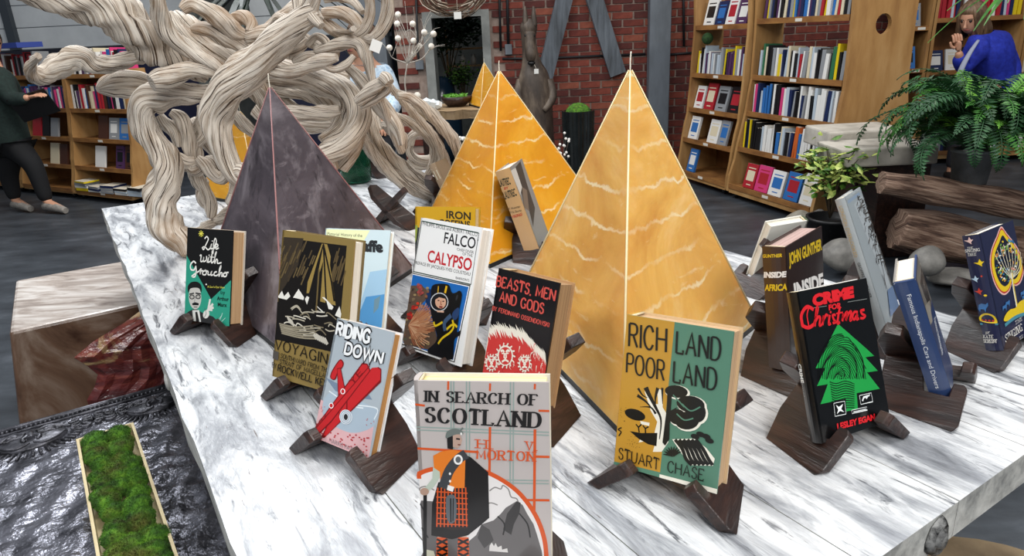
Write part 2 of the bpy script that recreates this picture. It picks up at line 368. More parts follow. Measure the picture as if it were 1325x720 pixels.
def pyramid(F, Rr, apex, m, ridge, label, z=TZ, tray=True):
    F, Rr = PZ(*F, z+.012), PZ(*Rr, z+.012); d = Rr-F
    Lc = F+Matrix.Rotation(R_(60), 3, 'Z') @ d
    cen = (F+Rr+Lc)/3; dd = ray(*apex); h = CH+dd.z*math.hypot(cen.x, cen.y)/math.hypot(dd.x, dd.y)
    e = empty('pyramid_candle', label, 'candle', loc=(cen.x, cen.y, z))
    b = [Vector((p.x-cen.x, p.y-cen.y, .012)) for p in (F, Rr, Lc)]; t = Vector((0, 0, h-z))
    # subdivided faces with slight unevenness
    mb = MB(); n = 10
    mb.face([b[0], b[2], b[1]])
    for i in range(3): mb.face([b[i], b[(i+1) % 3], t])
    o = mb.build('wax_body', [m], e); w_ = o.modifiers.new('w', 'WELD'); w_.merge_threshold = .0005
    bv = o.modifiers.new('b', 'BEVEL'); bv.width = .0035; bv.segments = 3; bv.affect = 'EDGES'
    for i in range(3):
        q = t+(b[i]-t)*.985
        MB().tube([t+(b[i]-t)*.01, (t+q)/2, q], [.0012, .0019, .002], 6, smooth=False).build('edge_ridge', ridge, e)
    MB().tube([t-Vector((0, 0, .006)), t+Vector((0, 0, .012)), t+Vector((.001, 0, .024))], .0011, 6).build('wick', flat('#f1ead8', .8), e)
    if tray:
        c = Vector((0, 0, 0)); mb = MB(); mb.prism([Vector((p.x*.985, p.y*.985, 0)) for p in b], (0, 0, .0125)); mb.build('base_tray', M_black, e)
    return e
R_y = flat('#f3dfae', .4, name='pale_wax_edge'); R_p = flat('#9a6a68', .4, name='rosy_wax_edge')
pyramid((806, 562), (981, 417), (809, 87), W_big, R_y, 'tallest yellow pyramid candle, honey coloured wax, standing behind the green and mustard book')
pyramid((633, 343), (782, 278), (647, 90), W_mid, R_y, 'amber yellow pyramid candle behind the tallest one with an old paperback leaning in front')
pyramid((368, 457), (535, 347), (355, 110), W_pur, R_p, 'dark plum grey pyramid candle standing behind the sailing woodcut book')
pyramid((335, 266), (392, 236), (326, 142), W_far, R_y, 'small yellow pyramid candle glimpsed behind the driftwood branches')
# ------------------------------------------------------------------ display books: covers drawn as thin printed shapes
def solve_h(src, dst):
    n = 8; A = []
    for (x, y), (u, v) in zip(src, dst):
        A.append([x, y, 1, 0, 0, 0, -u*x, -u*y, u]); A.append([0, 0, 0, x, y, 1, -v*x, -v*y, v])
    for i in range(n):
        p = max(range(i, n), key=lambda r: abs(A[r][i])); A[i], A[p] = A[p], A[i]
        for r in range(n):
            if r != i:
                f = A[r][i]/A[i][i]
                for c in range(i, n+1): A[r][c] -= f*A[i][c]
    h = [A[i][n]/A[i][i] for i in range(n)]+[1]
    def f(x, y):
        w = h[6]*x+h[7]*y+1; return ((h[0]*x+h[1]*y+h[2])/w, (h[3]*x+h[4]*y+h[5])/w)
    return f
GL = {'A': '.78;0,0 .39,1 .78,0;.14,.36 .64,.36', 'B': '.62;0,0 0,1;~0,1 .36,1 .54,.88 .54,.66 .36,.54 0,.54;~0,.54 .4,.54 .62,.42 .62,.14 .4,0 0,0',
 'C': '.7;~.68,.76 .52,.97 .3,.99 .09,.82 0,.5 .09,.18 .3,.01 .52,.03 .68,.22', 'D': '.7;0,0 0,1;~0,1 .35,1 .6,.85 .7,.5 .6,.15 .35,0 0,0',
 'E': '.58;0,0 0,1;0,1 .56,1 .56,.86;0,.52 .42,.52;0,0 .58,0 .58,.16', 'F': '.56;0,0 0,1;0,1 .56,1 .56,.85;0,.52 .42,.52',
 'G': '.74;~.7,.78 .52,.97 .3,.99 .09,.82 0,.5 .09,.18 .3,.01 .52,.03 .7,.16;.7,.0 .7,.42;.5,.42 .74,.42', 'H': '.7;0,0 0,1;.7,0 .7,1;0,.52 .7,.52', 'I': '.0;0,0 0,1',
 'J': '.4;~.4,1 .4,.3 .3,.03 .1,.0 0,.15', 'K': '.66;0,0 0,1;.62,1 0,.45;.2,.6 .66,0', 'L': '.55;0,0 0,1;0,0 .55,0 .55,.17', 'M': '.86;0,0 .05,1 .43,.2 .8,1 .86,0',
 'N': '.7;0,0 0,1;0,1 .7,0;.7,0 .7,1', 'O': '.78;~.39,1 .12,.88 0,.5 .12,.12 .39,0 .66,.12 .78,.5 .66,.88 .39,1', 'P': '.58;0,0 0,1;~0,1 .38,1 .58,.88 .58,.6 .38,.48 0,.48',
 'Q': '.78;~.39,1 .12,.88 0,.5 .12,.12 .39,0 .66,.12 .78,.5 .66,.88 .39,1;.45,.2 .78,-.1', 'R': '.64;0,0 0,1;~0,1 .38,1 .58,.88 .58,.63 .38,.52 0,.52;.3,.52 .64,0',
 'S': '.54;~.5,.78 .42,.97 .22,1 .04,.88 .05,.66 .27,.54 .5,.4 .52,.14 .3,.0 .1,.04 0,.24', 'T': '.66;.33,0 .33,1;0,.86 0,1 .66,1 .66,.86', 'U': '.68;~0,1 0,.5 .06,.12 .34,0 .6,.12 .68,.5 .68,1',
 'V': '.74;0,1 .37,0 .74,1', 'W': '1.05;0,1 .27,0 .52,.9 .78,0 1.05,1', 'X': '.68;0,0 .68,1;0,1 .68,0', 'Y': '.7;0,1 .35,.48 .7,1;.35,.48 .35,0', 'Z': '.6;0,1 .6,1 0,0 .6,0', '.': '.02;0,0 .02,.05', "'": '.02;0,1 0,.8', ',': '.02;.02,.05 0,-.12', ' ': '.3', '-': '.3;0,.45 .3,.45'}
def smoothp(P, k=5):
    if len(P) < 3: return P
    closed = P[0] == P[-1]; Q = ([P[-2]] if closed else [P[0]])+list(P)+([P[1]] if closed else [P[-1]]); o = []
    for i in range(1, len(Q)-2):
        for j in range(k):
            t = j/k; o.append(tuple(.5*((2*Q[i][c])+(Q[i+1][c]-Q[i-1][c])*t+(2*Q[i-1][c]-5*Q[i][c]+4*Q[i+1][c]-Q[i+2][c])*t*t+(3*Q[i][c]-Q[i-1][c]-3*Q[i+1][c]+Q[i+2][c])*t**3) for c in (0, 1)))
    o.append(P[-1]); return o
_fc = {}
def fonttris(s, bold=0.0):
    """built-in font text as 2d vertices and faces"""
    k = (s, bold)
    if k in _fc: return _fc[k]
    cu = bpy.data.curves.new('t', 'FONT'); cu.body = s; cu.size = 1; cu.offset = bold; cu.resolution_u = 3
    o = bpy.data.objects.new('t', cu); COL.objects.link(o); dg = bpy.context.evaluated_depsgraph_get(); me = bpy.data.meshes.new_from_object(o.evaluated_get(dg))
    v = [(q.co.x, q.co.y) for q in me.vertices]; f = [tuple(p.vertices) for p in me.polygons]
    bpy.data.objects.remove(o); bpy.data.curves.remove(cu); bpy.data.meshes.remove(me)
    _fc[k] = (v, f); return v, f
class Print:
    """flat print on a face of a book: pixel-measured shapes -> (u,v) on the face"""
    def __init__(s, quad, W, H, to3, crop):
        s.h = solve_h(quad, [(0, 1), (1, 1), (1, 0), (0, 0)]); s.W = W; s.H = H; s.to3 = to3; s.layer = 0; s.groups = {}; s.crop = crop; s.cur = 'cover_print'; s.lw = 1.0
    def pt(s, x, y):
        ox, oy, k = s.crop; u, v = s.h(x/k+ox, y/k+oy); return (min(1, max(0, u))*s.W, min(1, max(0, v))*s.H)
    def mb(s, c):
        g = s.groups.setdefault(s.cur, (MB(), [])); mats = g[1]
        m = flat(c, .32, 0, .5)
        if m not in mats: mats.append(m)
        return g[0], mats.index(m)
    def emit(s, pts, faces, c):
        s.layer += 1; e = .00012+.000009*s.layer; mb, mi = s.mb(c); i = len(mb.v)
        mb.v += [tuple(s.to3(a, b, e)) for a, b in pts]
        for f in faces:
            f = tuple(f); (ax, ay), (bx, by), (cx, cy) = [pts[q] for q in f[:3]]
            if (bx-ax)*(cy-ay)-(by-ay)*(cx-ax) < 0: f = f[::-1]
            mb.f.append(tuple(i+q for q in f)); mb.m.append(mi); mb.sm.append(False)
    def poly(s, c, P, sm=False):
        if sm: P = smoothp(list(P)+[P[0]], 4)[:-1]
        q = [s.pt(*p) for p in P]; t = tessellate_polygon([[Vector((a, b, 0)) for a, b in q]]); s.emit(q, t, c)
    def ell(s, c, x, y, rx, ry, rot=0, n=18):
        cr, sr = math.cos(R_(rot)), math.sin(R_(rot))
        s.poly(c, [(x+rx*math.cos(6.2832*i/n)*cr-ry*math.sin(6.2832*i/n)*sr, y+rx*math.cos(6.2832*i/n)*sr+ry*math.sin(6.2832*i/n)*cr) for i in range(n)])
    def line(s, c, P, w, sm=False, taper=False):
        if sm: P = smoothp(P, 5)
        q = [s.pt(*p) for p in P]; ws = .14/60*w*.25*s.lw; s.ribbon(c, q, lambda a, t: ws*(1-.85*t if taper else 1))
    def ribbon(s, c, q, wf):
        pts, fs = [], []; n = len(q)
        for i in range(n):
            a = q[max(i-1, 0)]; b = q[min(i+1, n-1)]; dx, dy = b[0]-a[0], b[1]-a[1]; l = math.hypot(dx, dy) or 1; dx /= l; dy /= l
            k = 1
            if 0 < i < n-1:
                e1 = (q[i][0]-q[i-1][0], q[i][1]-q[i-1][1]); l1 = math.hypot(*e1) or 1; k = 1/max(.45, abs((e1[0]*dx+e1[1]*dy)/l1))
            ww = wf((dx, dy), i/(n-1))*k
            pts += [(q[i][0]-dy*ww, q[i][1]+dx*ww), (q[i][0]+dy*ww, q[i][1]-dx*ww)]
            if i: fs.append((2*i-2, 2*i-1, 2*i+1, 2*i))
        s.emit(pts, fs, c)
    def text(s, c, t, x0, y0, x1, y1, h, up=None, font='sans', bold=0.0, thick=.17, thin=.06):
        """baseline from (x0,y0) to (x1,y1); h = cap height in pixels"""
        ux, uy = up if up else (0, -h)
        A = s.pt(x0, y0); B = s.pt(x1, y1); U = s.pt(x0+ux, y0+uy); U = (U[0]-A[0], U[1]-A[1]); D = (B[0]-A[0], B[1]-A[1])
        if font == 'sans':
            v, f = fonttris(t, bold); x_0 = min(a for a, b in v); x_1 = max(a for a, b in v); ch = .695+bold
            s.emit([(A[0]+D[0]*(a-x_0)/(x_1-x_0)+U[0]*b/ch, A[1]+D[1]*(a-x_0)/(x_1-x_0)+U[1]*b/ch) for a, b in v], f, c); return
        gs = []; x = 0; hl = math.hypot(*U); dl = math.hypot(*D)
        for chh in t:
            g = GL[chh].split(';'); w = float(g[0]); gs.append((x, g[1:])); x += w+(.34 if font == 'serif' else .26)
        tot = x-(.34 if font == 'serif' else .26); Xs = 1/max(tot, .1)
        for gx, strokes in gs:
            for st in strokes:
                P = [tuple(float(n) for n in q.split(',')) for q in st.lstrip('~').split()]
                if st[0] == '~': P = smoothp(P, 4)
                q = [(A[0]+D[0]*(gx+a)*Xs+U[0]*b, A[1]+D[1]*(gx+a)*Xs+U[1]*b) for a, b in P]
                nd = (D[0]/dl, D[1]/dl)
                def wf(d, _t):
                    cx = d[0]*nd[0]+d[1]*nd[1]; cy = -d[0]*nd[1]+d[1]*nd[0]
                    k = abs(cy)**2
                    if abs(cx) > .15 and cx*cy > 0 and font == 'serif' and st[0] != '~': k *= .25
                    return hl*(thin+(thick-thin)*k)*.5
                s.ribbon(c, q, wf)
                if font == 'serif' and st[0] != '~':
                    for (a, b) in (P[0], P[-1]):
                        if b in (0, 1) and len(P) < 5 and not (len(P) > 2 and b == P[1][1]):
                            q = [(A[0]+D[0]*(gx+a+o)*Xs+U[0]*b, A[1]+D[1]*(gx+a+o)*Xs+U[1]*b) for o in (-.26, .26)]
                            s.ribbon(c, q, lambda d, _t: hl*.045)
    def done(s, parent):
        for k, (mb, mats) in s.groups.items():
            mb.build(k, mats, parent)
PGM = NM('page_edges', [(.35, '#b9a184'), (.6, '#d9c6a8')], 3, (1, 400, 1), 3, .85, .2)
def pages(c1, c2): return NM('page_edges', [(.35, c1), (.6, c2)], 2.5, (1, 260, 1), 4, .85, .25)
def book(name, label, pose, jf, js, jb, pg, art=None, spine_art=None, fq=None, sq=None, crop=(0, 0, 1), scrop=None, cat='book', group=None, lean=True, coat=.5):
    x, y, yaw, tilt, W, H, T, zb, roll = pose
    e = empty(name, label, cat, group=group)
    ex = Vector((math.cos(R_(yaw)), math.sin(R_(yaw)), 0)); eb = Vector((-ex.y, ex.x, 0)); z = Vector((0, 0, 1))
    u = z*math.cos(R_(tilt))+eb*math.sin(R_(tilt)); bk = eb*math.cos(R_(tilt))-z*math.sin(R_(tilt))
    cr, sr = math.cos(R_(roll)), math.sin(R_(roll)); ex, u = ex*cr+u*sr, u*cr-ex*sr
    M = Matrix((ex, bk, u)).transposed().to_4x4(); M.translation = Vector((x, y, TZ+zb)); e.matrix_world = M
    b = .0028
    def jm(h): return NM('book_jacket', [(.3, h), (.7, h)], 30, rough=.3, bump=.06, bscale=18, coat=coat) if isinstance(h, str) else h
    j = MB(); j.box((0, 0, 0), (W, b, H), 0); j.box((0, T-b, 0), (W, T, H), 2)
    n = 5; pr_ = [(-.0000-.0022*math.sin(math.pi*i/n), T*i/n) for i in range(n+1)]
    j.prism([(a, c, 0) for a, c in pr_]+[(.004, T, 0), (.004, 0, 0)], (0, 0, H), 1)
    jk = j.build('dust_jacket', [jm(jf), jm(js), jm(jb)], e)
    p = MB(); p.box((.0035, b, .0035), (W-.0035, T-b, H-.0035)); pb_ = p.build('page_block', pg, e)
    k = MB(); k.tube([(.006, b*.5+.001, H-.001), (.006, T-b, H-.001)], .0016, 6, smooth=False); k.build('headband', flat('#d8c9a8', .8), pb_)
    if art:
        pr = Print(fq, W, H, lambda a, c, d: Vector((a, -d, c)), crop); art(pr); pr.done(jk)
    if spine_art:
        def sp(a, c, d):
            return Vector((-.0026*math.sin(math.pi*min(1, max(0, (T-a)/T)))-d, T-a, c))
        pr = Print(sq, T, H, sp, scrop or crop); pr.cur = 'spine_print'; spine_art(pr); pr.done(jk)
    return e
# the folding stand: two crossing boards, each with a front prong and a tall back arm
def stand(label, x, y, yaw, W, T, tilt, U=.197, foot=.092, phi=43, m=M_walnut, shift=0.0, D=.105, splay=12):
    """x,y = middle of the book's lower front edge; yaw = direction of that edge"""
    e = empty('book_stand', label, 'stand', loc=(x, y, TZ+.0006), rz=R_(yaw)); th = .019; ph = R_(phi)
    tn = math.tan(R_(tilt)); vn = .021+T/math.cos(R_(tilt))+.001; un = .052
    def lean(u): return vn+(u-un)*math.sin(ph)*tn
    vt = lean(U)
    for sgn in (-1, 1):
        out = [(.006, 0), (.0, .012), (.0, .071), (.005, .077), (.019, .075), (.021, un), (vn, un-.003), (vt, U), (vt+.022, U+.006), (max(vt+.034, D+.012), U-.035), (D+.012, .05), (D, 0)]
        mb = MB(); tsp = math.tan(R_(splay))
        cu, su = math.cos(ph), math.sin(ph)
        P = []
        for (v, u) in out: P.append(Vector((-cu*-u if sgn < 0 else -cu*u, v, su*u)))
        nrm = Vector((-su if sgn < 0 else su, 0, cu))
        # thickness goes outward (away from the crossing) so that the lower outer corner touches the table
        nb = Vector((su, 0, -cu)) if sgn < 0 else Vector((-su, 0, -cu))
        a = P; bb = [p+nb*th for p in P]
        # foot is cut flat on the table
        n = len(a); mb.v = [tuple(p) for p in a]+[(p+nb*th).to_tuple() for p in P]
        mb.v = [(vx, vy, max(vz, 0.0)) for vx, vy, vz in mb.v]
        for t in tessellate_polygon([[Vector((q[0], q[1], 0)) for q in out]]):
            mb.f.append(tuple(t)); mb.f.append(tuple(n+q for q in reversed(t)))
        for k in range(n): mb.f.append((k, (k+1) % n, n+(k+1) % n, n+k))
        mb.m = [0]*len(mb.f); mb.sm = [False]*len(mb.f)
        mb.v = [(q[0]+sgn*foot+sgn*(D/2-q[1])*tsp, q[1]-.022+shift, q[2]) for q in mb.v]
        o = mb.build('stand_board', m, e)
        bmm = bmesh.new(); bmm.from_mesh(o.data); bmesh.ops.recalc_face_normals(bmm, faces=bmm.faces); bmm.to_mesh(o.data); bmm.free()
        bv = o.modifiers.new('b', 'BEVEL'); bv.width = .0012; bv.segments = 1; bv.limit_method = 'ANGLE'; bv.angle_limit = R_(30)
    return e
def stand_for(label, pose, syaw=None, **kw):
    x, y, yaw, tilt, W, H, T, zb, roll = pose; c = Vector((x+W/2*math.cos(R_(yaw)), y+W/2*math.sin(R_(yaw)), 0))
    return stand(label, c.x, c.y, yaw if syaw is None else syaw, W, T, tilt, **kw)
# poses: x, y, yaw, tilt, width, height, thickness, bottom height above table, roll
PO = dict(
 groucho=(-.705,1.395,-27.7,17.1,.134,.197,.035,.031,1.8), voyaging=(-.421,1.088,-31.2,16.2,.162,.253,.026,.039,-.4),
 luft=(-.403,1.312,-15.0,25.9,.144,.205,.022,.032,-.6), riding=(-.305,.903,-37.6,25.2,.119,.179,.019,.028,1.6),
 falco=(-.211,1.189,-42.2,19.2,.155,.242,.030,.037,1.2), iron=(-.214,1.425,-19.3,15.0,.139,.209,.032,.032,1.4),
 beasts=(-.061,1.006,-42.2,17.0,.122,.206,.040,.031,-.2), scotland=(-.112,.620,-6.5,8.1,.140,.214,.027,.032,-.5),
 rich=(.123,.792,-34.8,14.4,.138,.202,.043,.032,1.7), lautrec=(.076,1.769,71.9,17.7,.115,.230,.042,.033,1.5),
 crime=(.410,.816,26.6,21.0,.140,.209,.018,.032,-3.2), inside=(.451,1.026,44.8,7.3,.143,.210,.038,.033,1.0),
 london=(.668,1.134,55.2,22.9,.141,.260,.017,.037,-4.2), indi=(.656,.923,58.2,21.4,.095,.202,.030,.029,6.0),
 tree=(.828,1.066,35.5,19.9,.137,.203,.027,.031,-.9))
def pjpt(P):
    c = CR.transposed() @ (P-CP); return (662.5+FPX*c.x/-c.z, 360-FPX*c.y/-c.z)
def quads(pose):
    x, y, yaw, tilt, W, H, T, zb, roll = pose
    ex = Vector((math.cos(R_(yaw)), math.sin(R_(yaw)), 0)); eb = Vector((-ex.y, ex.x, 0)); z = Vector((0, 0, 1))
    u = z*math.cos(R_(tilt))+eb*math.sin(R_(tilt)); bk = eb*math.cos(R_(tilt))-z*math.sin(R_(tilt))
    cr, sr = math.cos(R_(roll)), math.sin(R_(roll)); ex, u = ex*cr+u*sr, u*cr-ex*sr
    o = Vector((x, y, TZ+zb)); P = lambda a, b, c: pjpt(o+ex*a+u*c+bk*b)
    return [P(0,0,H), P(W,0,H), P(W,0,0), P(0,0,0)], [P(0,T,H), P(0,0,H), P(0,0,0), P(0,T,0)]
def near_quad(obs, q): return [o if o else p for o, p in zip(obs, q)]

def a_groucho(p):
    K, T_, W_ = '#141312', '#2f9a80', '#f0eee6'; p.lw = .5
    p.poly(K, [(180,68),(402,78),(390,580),(145,530)])
    p.cur = 'cover_illustration'
    p.poly(T_, [(158,195),(290,422),(250,572),(140,535)]); p.poly(T_, [(290,422),(398,322),(392,585),(240,560)])
    p.poly('#2a2a2a', [(150,500),(175,482),(205,470),(240,495),(300,520),(340,565),(330,580),(145,532)])
    p.poly('#d8d8d2', [(188,480),(225,480),(232,556),(190,546)]); p.poly('#1c1c1c', [(203,490),(214,490),(224,552),(205,550)])
    p.ell('#c9c6be', 205, 410, 33, 66); p.poly('#181818', [(170,385),(170,350),(190,330),(222,330),(240,352),(238,385),(225,362),(185,362)], True)
    for cx in (189, 221): p.ell('#1a1a1a', cx, 408, 14, 13); p.ell('#b5b2aa', cx, 408, 9, 8)
    p.line('#111', [(176,393),(200,388)], 5); p.line('#111', [(208,388),(236,393)], 5)
    p.poly('#141414', [(188,443),(205,436),(224,444),(222,454),(190,452)]); p.line('#777', [(206,412),(200,436),(210,438)], 2); p.line('#5a4a46', [(196,462),(216,463)], 3)
    for hx, hy in ((285,422),(300,448),(303,468),(296,482)): p.line('#dcdad2', [(262,512),(272,482),(hx,hy)], 9, True)
    p.ell('#dcdad2', 262, 505, 17, 24, 15); p.line('#444', [(255,470),(262,500),(250,525)], 2, True)
    p.line('#bfe0d4', [(325,545),(350,512)], 2); p.line('#bfe0d4', [(335,550),(352,500)], 2); p.line('#bfe0d4', [(345,552),(368,530)], 2)
    p.cur = 'title_lettering'
    for a in range(0, 180, 45): p.line('#e8e05a', [(245-13*math.cos(R_(a)), 95-15*math.sin(R_(a))), (245+13*math.cos(R_(a)), 95+15*math.sin(R_(a)))], 3)
    S = lambda P, w=5: p.line(W_, P, w, True)
    S([(262,118),(272,108),(280,120),(268,145),(256,168),(250,160),(262,156),(278,170),(290,160)]); S([(290,160),(296,142),(292,164),(304,162)]); p.ell(W_, 300, 128, 3, 3)
    S([(304,162),(320,132),(314,116),(307,140),(303,185),(298,180),(312,158),(318,156)]); S([(318,158),(328,150),(322,142),(314,154),(320,166),(332,160)])
    S([(236,200),(243,196),(240,226),(252,222),(256,204),(254,226),(268,220),(270,200)]); S([(272,232),(280,208),(277,230),(290,225)]); S([(290,225),(298,188),(294,232),(306,226)]); S([(284,204),(310,206)], 3); p.ell(W_, 283, 196, 3, 3)
    S([(306,228),(320,182),(314,192),(310,236),(320,216),(326,222),(326,236),(346,232)])
    S([(216,236),(204,226),(188,244),(190,266),(206,268),(214,252),(216,276),(208,302),(194,300),(214,284),(232,274)], 6)
    S([(232,274),(240,264),(236,290),(238,276),(252,272)]); S([(262,272),(250,278),(250,292),(264,292),(268,278),(262,272),(278,276)]); S([(278,276),(276,292),(288,292),(294,278),(292,296),(304,292)])
    S([(322,278),(310,282),(308,296),(320,298),(330,292)]); S([(330,296),(344,252),(336,264),(333,302),(342,284),(350,286),(348,302),(360,296)]); S([(370,284),(358,288),(358,302),(370,302),(374,290),(366,284),(384,282)])
    p.text('#e8e05a', "A Son's-Eye View", 272, 360, 364, 366, 11); p.ell(W_, 266, 343, 4, 4)
    p.text('#12201c', 'by', 342, 396, 366, 398, 22); p.text('#12201c', 'Arthur', 322, 428, 386, 436, 22, bold=.02); p.text('#12201c', 'Marx', 326, 462, 376, 468, 22, bold=.02)
def a_voyaging(p):
    G, K = '#8d7743', '#171310'
    p.crop = (320, 280, 2.771)
    p.poly(K, [(133,78),(357,112),(323,492),(98,442)]); p.cur = 'cover_illustration'
    rg = random.Random(5); p.crop = (350, 290, 5.54)
    p.poly('#3a3126', [(98,95),(240,108),(200,300),(90,470),(62,500)])
    for i in range(34):
        x = rg.uniform(100, 330); y = rg.uniform(110, 330); l = rg.uniform(50, 130)
        p.line(rg.choice(('#5a4b31', '#6b5a3a', '#463a2a')), [(x, y), (x-l*.42, y+l)], 2.2)
    for i in range(18):
        x = rg.uniform(440, 540); y = rg.uniform(180, 350); l = rg.uniform(50, 140)
        p.line('#5f4f33', [(x, y), (x-l*.3, y+l)], 2)
    p.poly('#9d8447', [(372,150),(388,150),(392,240),(310,500),(262,500),(270,420)]); p.poly('#9d8447', [(388,150),(410,155),(435,240),(430,300),(470,590),(360,560),(380,300)])
    p.poly(K, [(380,150),(386,150),(350,330),(345,520),(290,640),(240,650),(330,310)]); p.line(K, [(384,155),(395,400),(410,690)], 3); p.line(K, [(384,155),(440,420),(460,560)], 3); p.line('#6d5c38', [(352,330),(330,640)], 3)
    for P in ([(56,520),(85,480),(100,520),(130,488),(145,520),(120,545),(60,530)], [(165,530),(205,468),(245,530),(240,548),(190,535)], [(250,540),(265,520),(282,530),(265,582)], [(372,530),(390,530),(455,600),(445,620),(420,615),(405,560)], [(465,660),(497,595),(510,650),(505,680)], [(335,590),(380,630),(378,640),(340,600)]): p.poly('#efece2', P)
    p.poly(K, [(50,560),(180,535),(260,590),(300,640),(500,680),(495,800),(40,780)])
    for i in range(26):
        x = rg.uniform(60, 420); y = rg.uniform(600, 800); p.line(rg.choice(('#b8b09c', '#7c725c', '#d8d2c2')), [(x, y), (x+rg.uniform(10, 50), y+rg.uniform(-22, 22)), (x+rg.uniform(50, 90), y+rg.uniform(0, 30))], 1.8, True)
    p.crop = (345, 410, 6.545)
    for i in range(6): p.line('#9a917c', [(110+i*4, 60+i*16), (250+i*8, 90+i*18), (400+i*8, 80+i*22)], 2.2, True)
    for i in range(7): p.line('#c9c3b4', [(405+i*15, 150+i*6), (430+i*15, 190+i*8)], 5)
    for i in range(5): p.line('#c9c3b4', [(180+i*9, 0+i*8), (200+i*9, 50+i*8)], 3)
    p.cur = 'title_lettering'
    p.text(K, 'VOYAGING', 72, 272, 590, 428, 86, up=(8,-84), font='caps', thick=.15, thin=.1)
    p.text(K, 'SOUTHWARD FROM THE', 122, 350, 530, 480, 38, up=(5,-38), font='caps', thick=.16, thin=.11); p.text(K, 'STRAIT OF MAGELLAN', 115, 398, 525, 528, 38, up=(5,-38), font='caps', thick=.16, thin=.11)
    p.text(K, 'BY', 48, 428, 88, 442, 42, up=(5,-40), font='caps', thick=.15, thin=.1); p.text(K, 'ROCKWELL KENT', 100, 462, 560, 615, 50, up=(7,-56), font='caps', thick=.2, thin=.14)
    p.poly('#55504a', [(64,285),(110,300),(104,372),(56,355)])
def a_luft(p):
    p.crop = (320, 280, 2.771)
    p.cur = 'cover_illustration'
    p.poly('#9fc4dd', [(440,200),(505,190),(486,400),(380,395)]); p.poly('#4f94c9', [(425,290),(494,280),(484,400),(380,400)])
    p.poly('#e9ecb8', [(282,48),(440,50),(400,120),(282,85)]); p.poly('#6b8d9c', [(455,300),(478,285),(470,330),(452,350)])
    p.cur = 'title_lettering'
    p.text('#22261f', 'Pictorial History of the', 286, 70, 412, 75, 11)
    # blackletter word
    K = '#14161a'
    p.text(K, 'Luftwaffe', 300, 118, 488, 128, 40, bold=.06)
def a_riding(p):
    K, W_, R = '#16171a', '#eef0f0', '#c3262a'
    p.cur = 'cover_illustration'
    p.poly('#d9aeb0', [(150,330),(260,400),(365,380),(342,555),(128,480),(135,400)]); p.poly('#a9b9c6', [(172,330),(230,290),(300,330),(378,370),(360,425),(290,455),(225,440),(170,400)], True)
    p.poly('#77889c', [(165,245),(215,268),(340,310),(352,328),(300,322),(215,300)]); p.line('#dfe6ea', [(190,300),(270,350),(320,360)], 1.5, True); p.line('#dfe6ea', [(300,350),(370,360),(360,400)], 1.5, True)
    rg = random.Random(2)
    for i in range(60):
        x = rg.uniform(150, 340); y = rg.uniform(455, 540)
        if y < 480+.3*(x-140): p.poly('#b5343a', [(x, y), (x+6, y+1), (x+5, y+6), (x-1, y+5)])
    for i in range(12): x = rg.uniform(142, 175); y = rg.uniform(350, 420); p.poly('#c4474c', [(x, y), (x+5, y+1), (x+4, y+5)])
    for i in range(5): x = rg.uniform(330, 358); y = rg.uniform(395, 440); p.poly('#c4474c', [(x, y), (x+5, y+1), (x+4, y+5)])
    D = '#7c1418'
    p.poly(D, [(160,478),(172,482),(384,262),(384,215),(372,208),(190,420)]); p.poly(R, [(170,470),(178,474),(380,255),(381,220),(370,210),(350,212),(200,400)])
    p.poly(D, [(196,250),(202,225),(230,184),(244,188),(246,205),(226,235),(214,258)], True); p.poly(R, [(199,250),(206,226),(231,188),(241,192),(242,205),(222,232),(212,254)], True)
    p.poly(D, [(222,215),(236,212),(262,330),(262,385),(236,412),(228,380)]); p.poly(R, [(224,218),(234,216),(258,330),(256,382),(238,404),(231,378)])
    p.poly(D, [(128,470),(134,440),(315,194),(334,197),(346,222),(200,420),(140,480)]); p.poly(R, [(132,466),(139,442),(317,199),(331,201),(342,222),(200,412),(142,472)])
    p.line(D, [(134,452),(342,205)], 1.4)
    for (x, y) in ((244, 300), (200, 355)): p.ell(W_, x, y, 9, 11); p.ell(R, x, y, 6, 8)
    for r in (24, 17, 10): p.ell('#e8ebee', 256, 396, r, r+4); p.ell('#a5b3bf' if r > 10 else '#2b2b2e', 256, 396, r-2, r+2)
    p.text(D, 'YE', 278, 278, 318, 232, 20, up=(-14,-16)); p.text(D, '103', 142, 440, 182, 400, 18, up=(-8,-16))
    p.cur = 'title_lettering'
    for c, tk in ((K, .5), (W_, .26)):
        p.text(c, 'RIDING', 218, 92, 338, 123, 40, up=(8,-42), font='caps', thick=tk, thin=tk); p.text(c, 'DOWN', 250, 160, 384, 196, 42, up=(8,-38), font='caps', thick=tk, thin=tk)
    p.text('#8d7f83', 'HARRIS PATTON', 192, 496, 318, 540, 18, up=(2,-17))
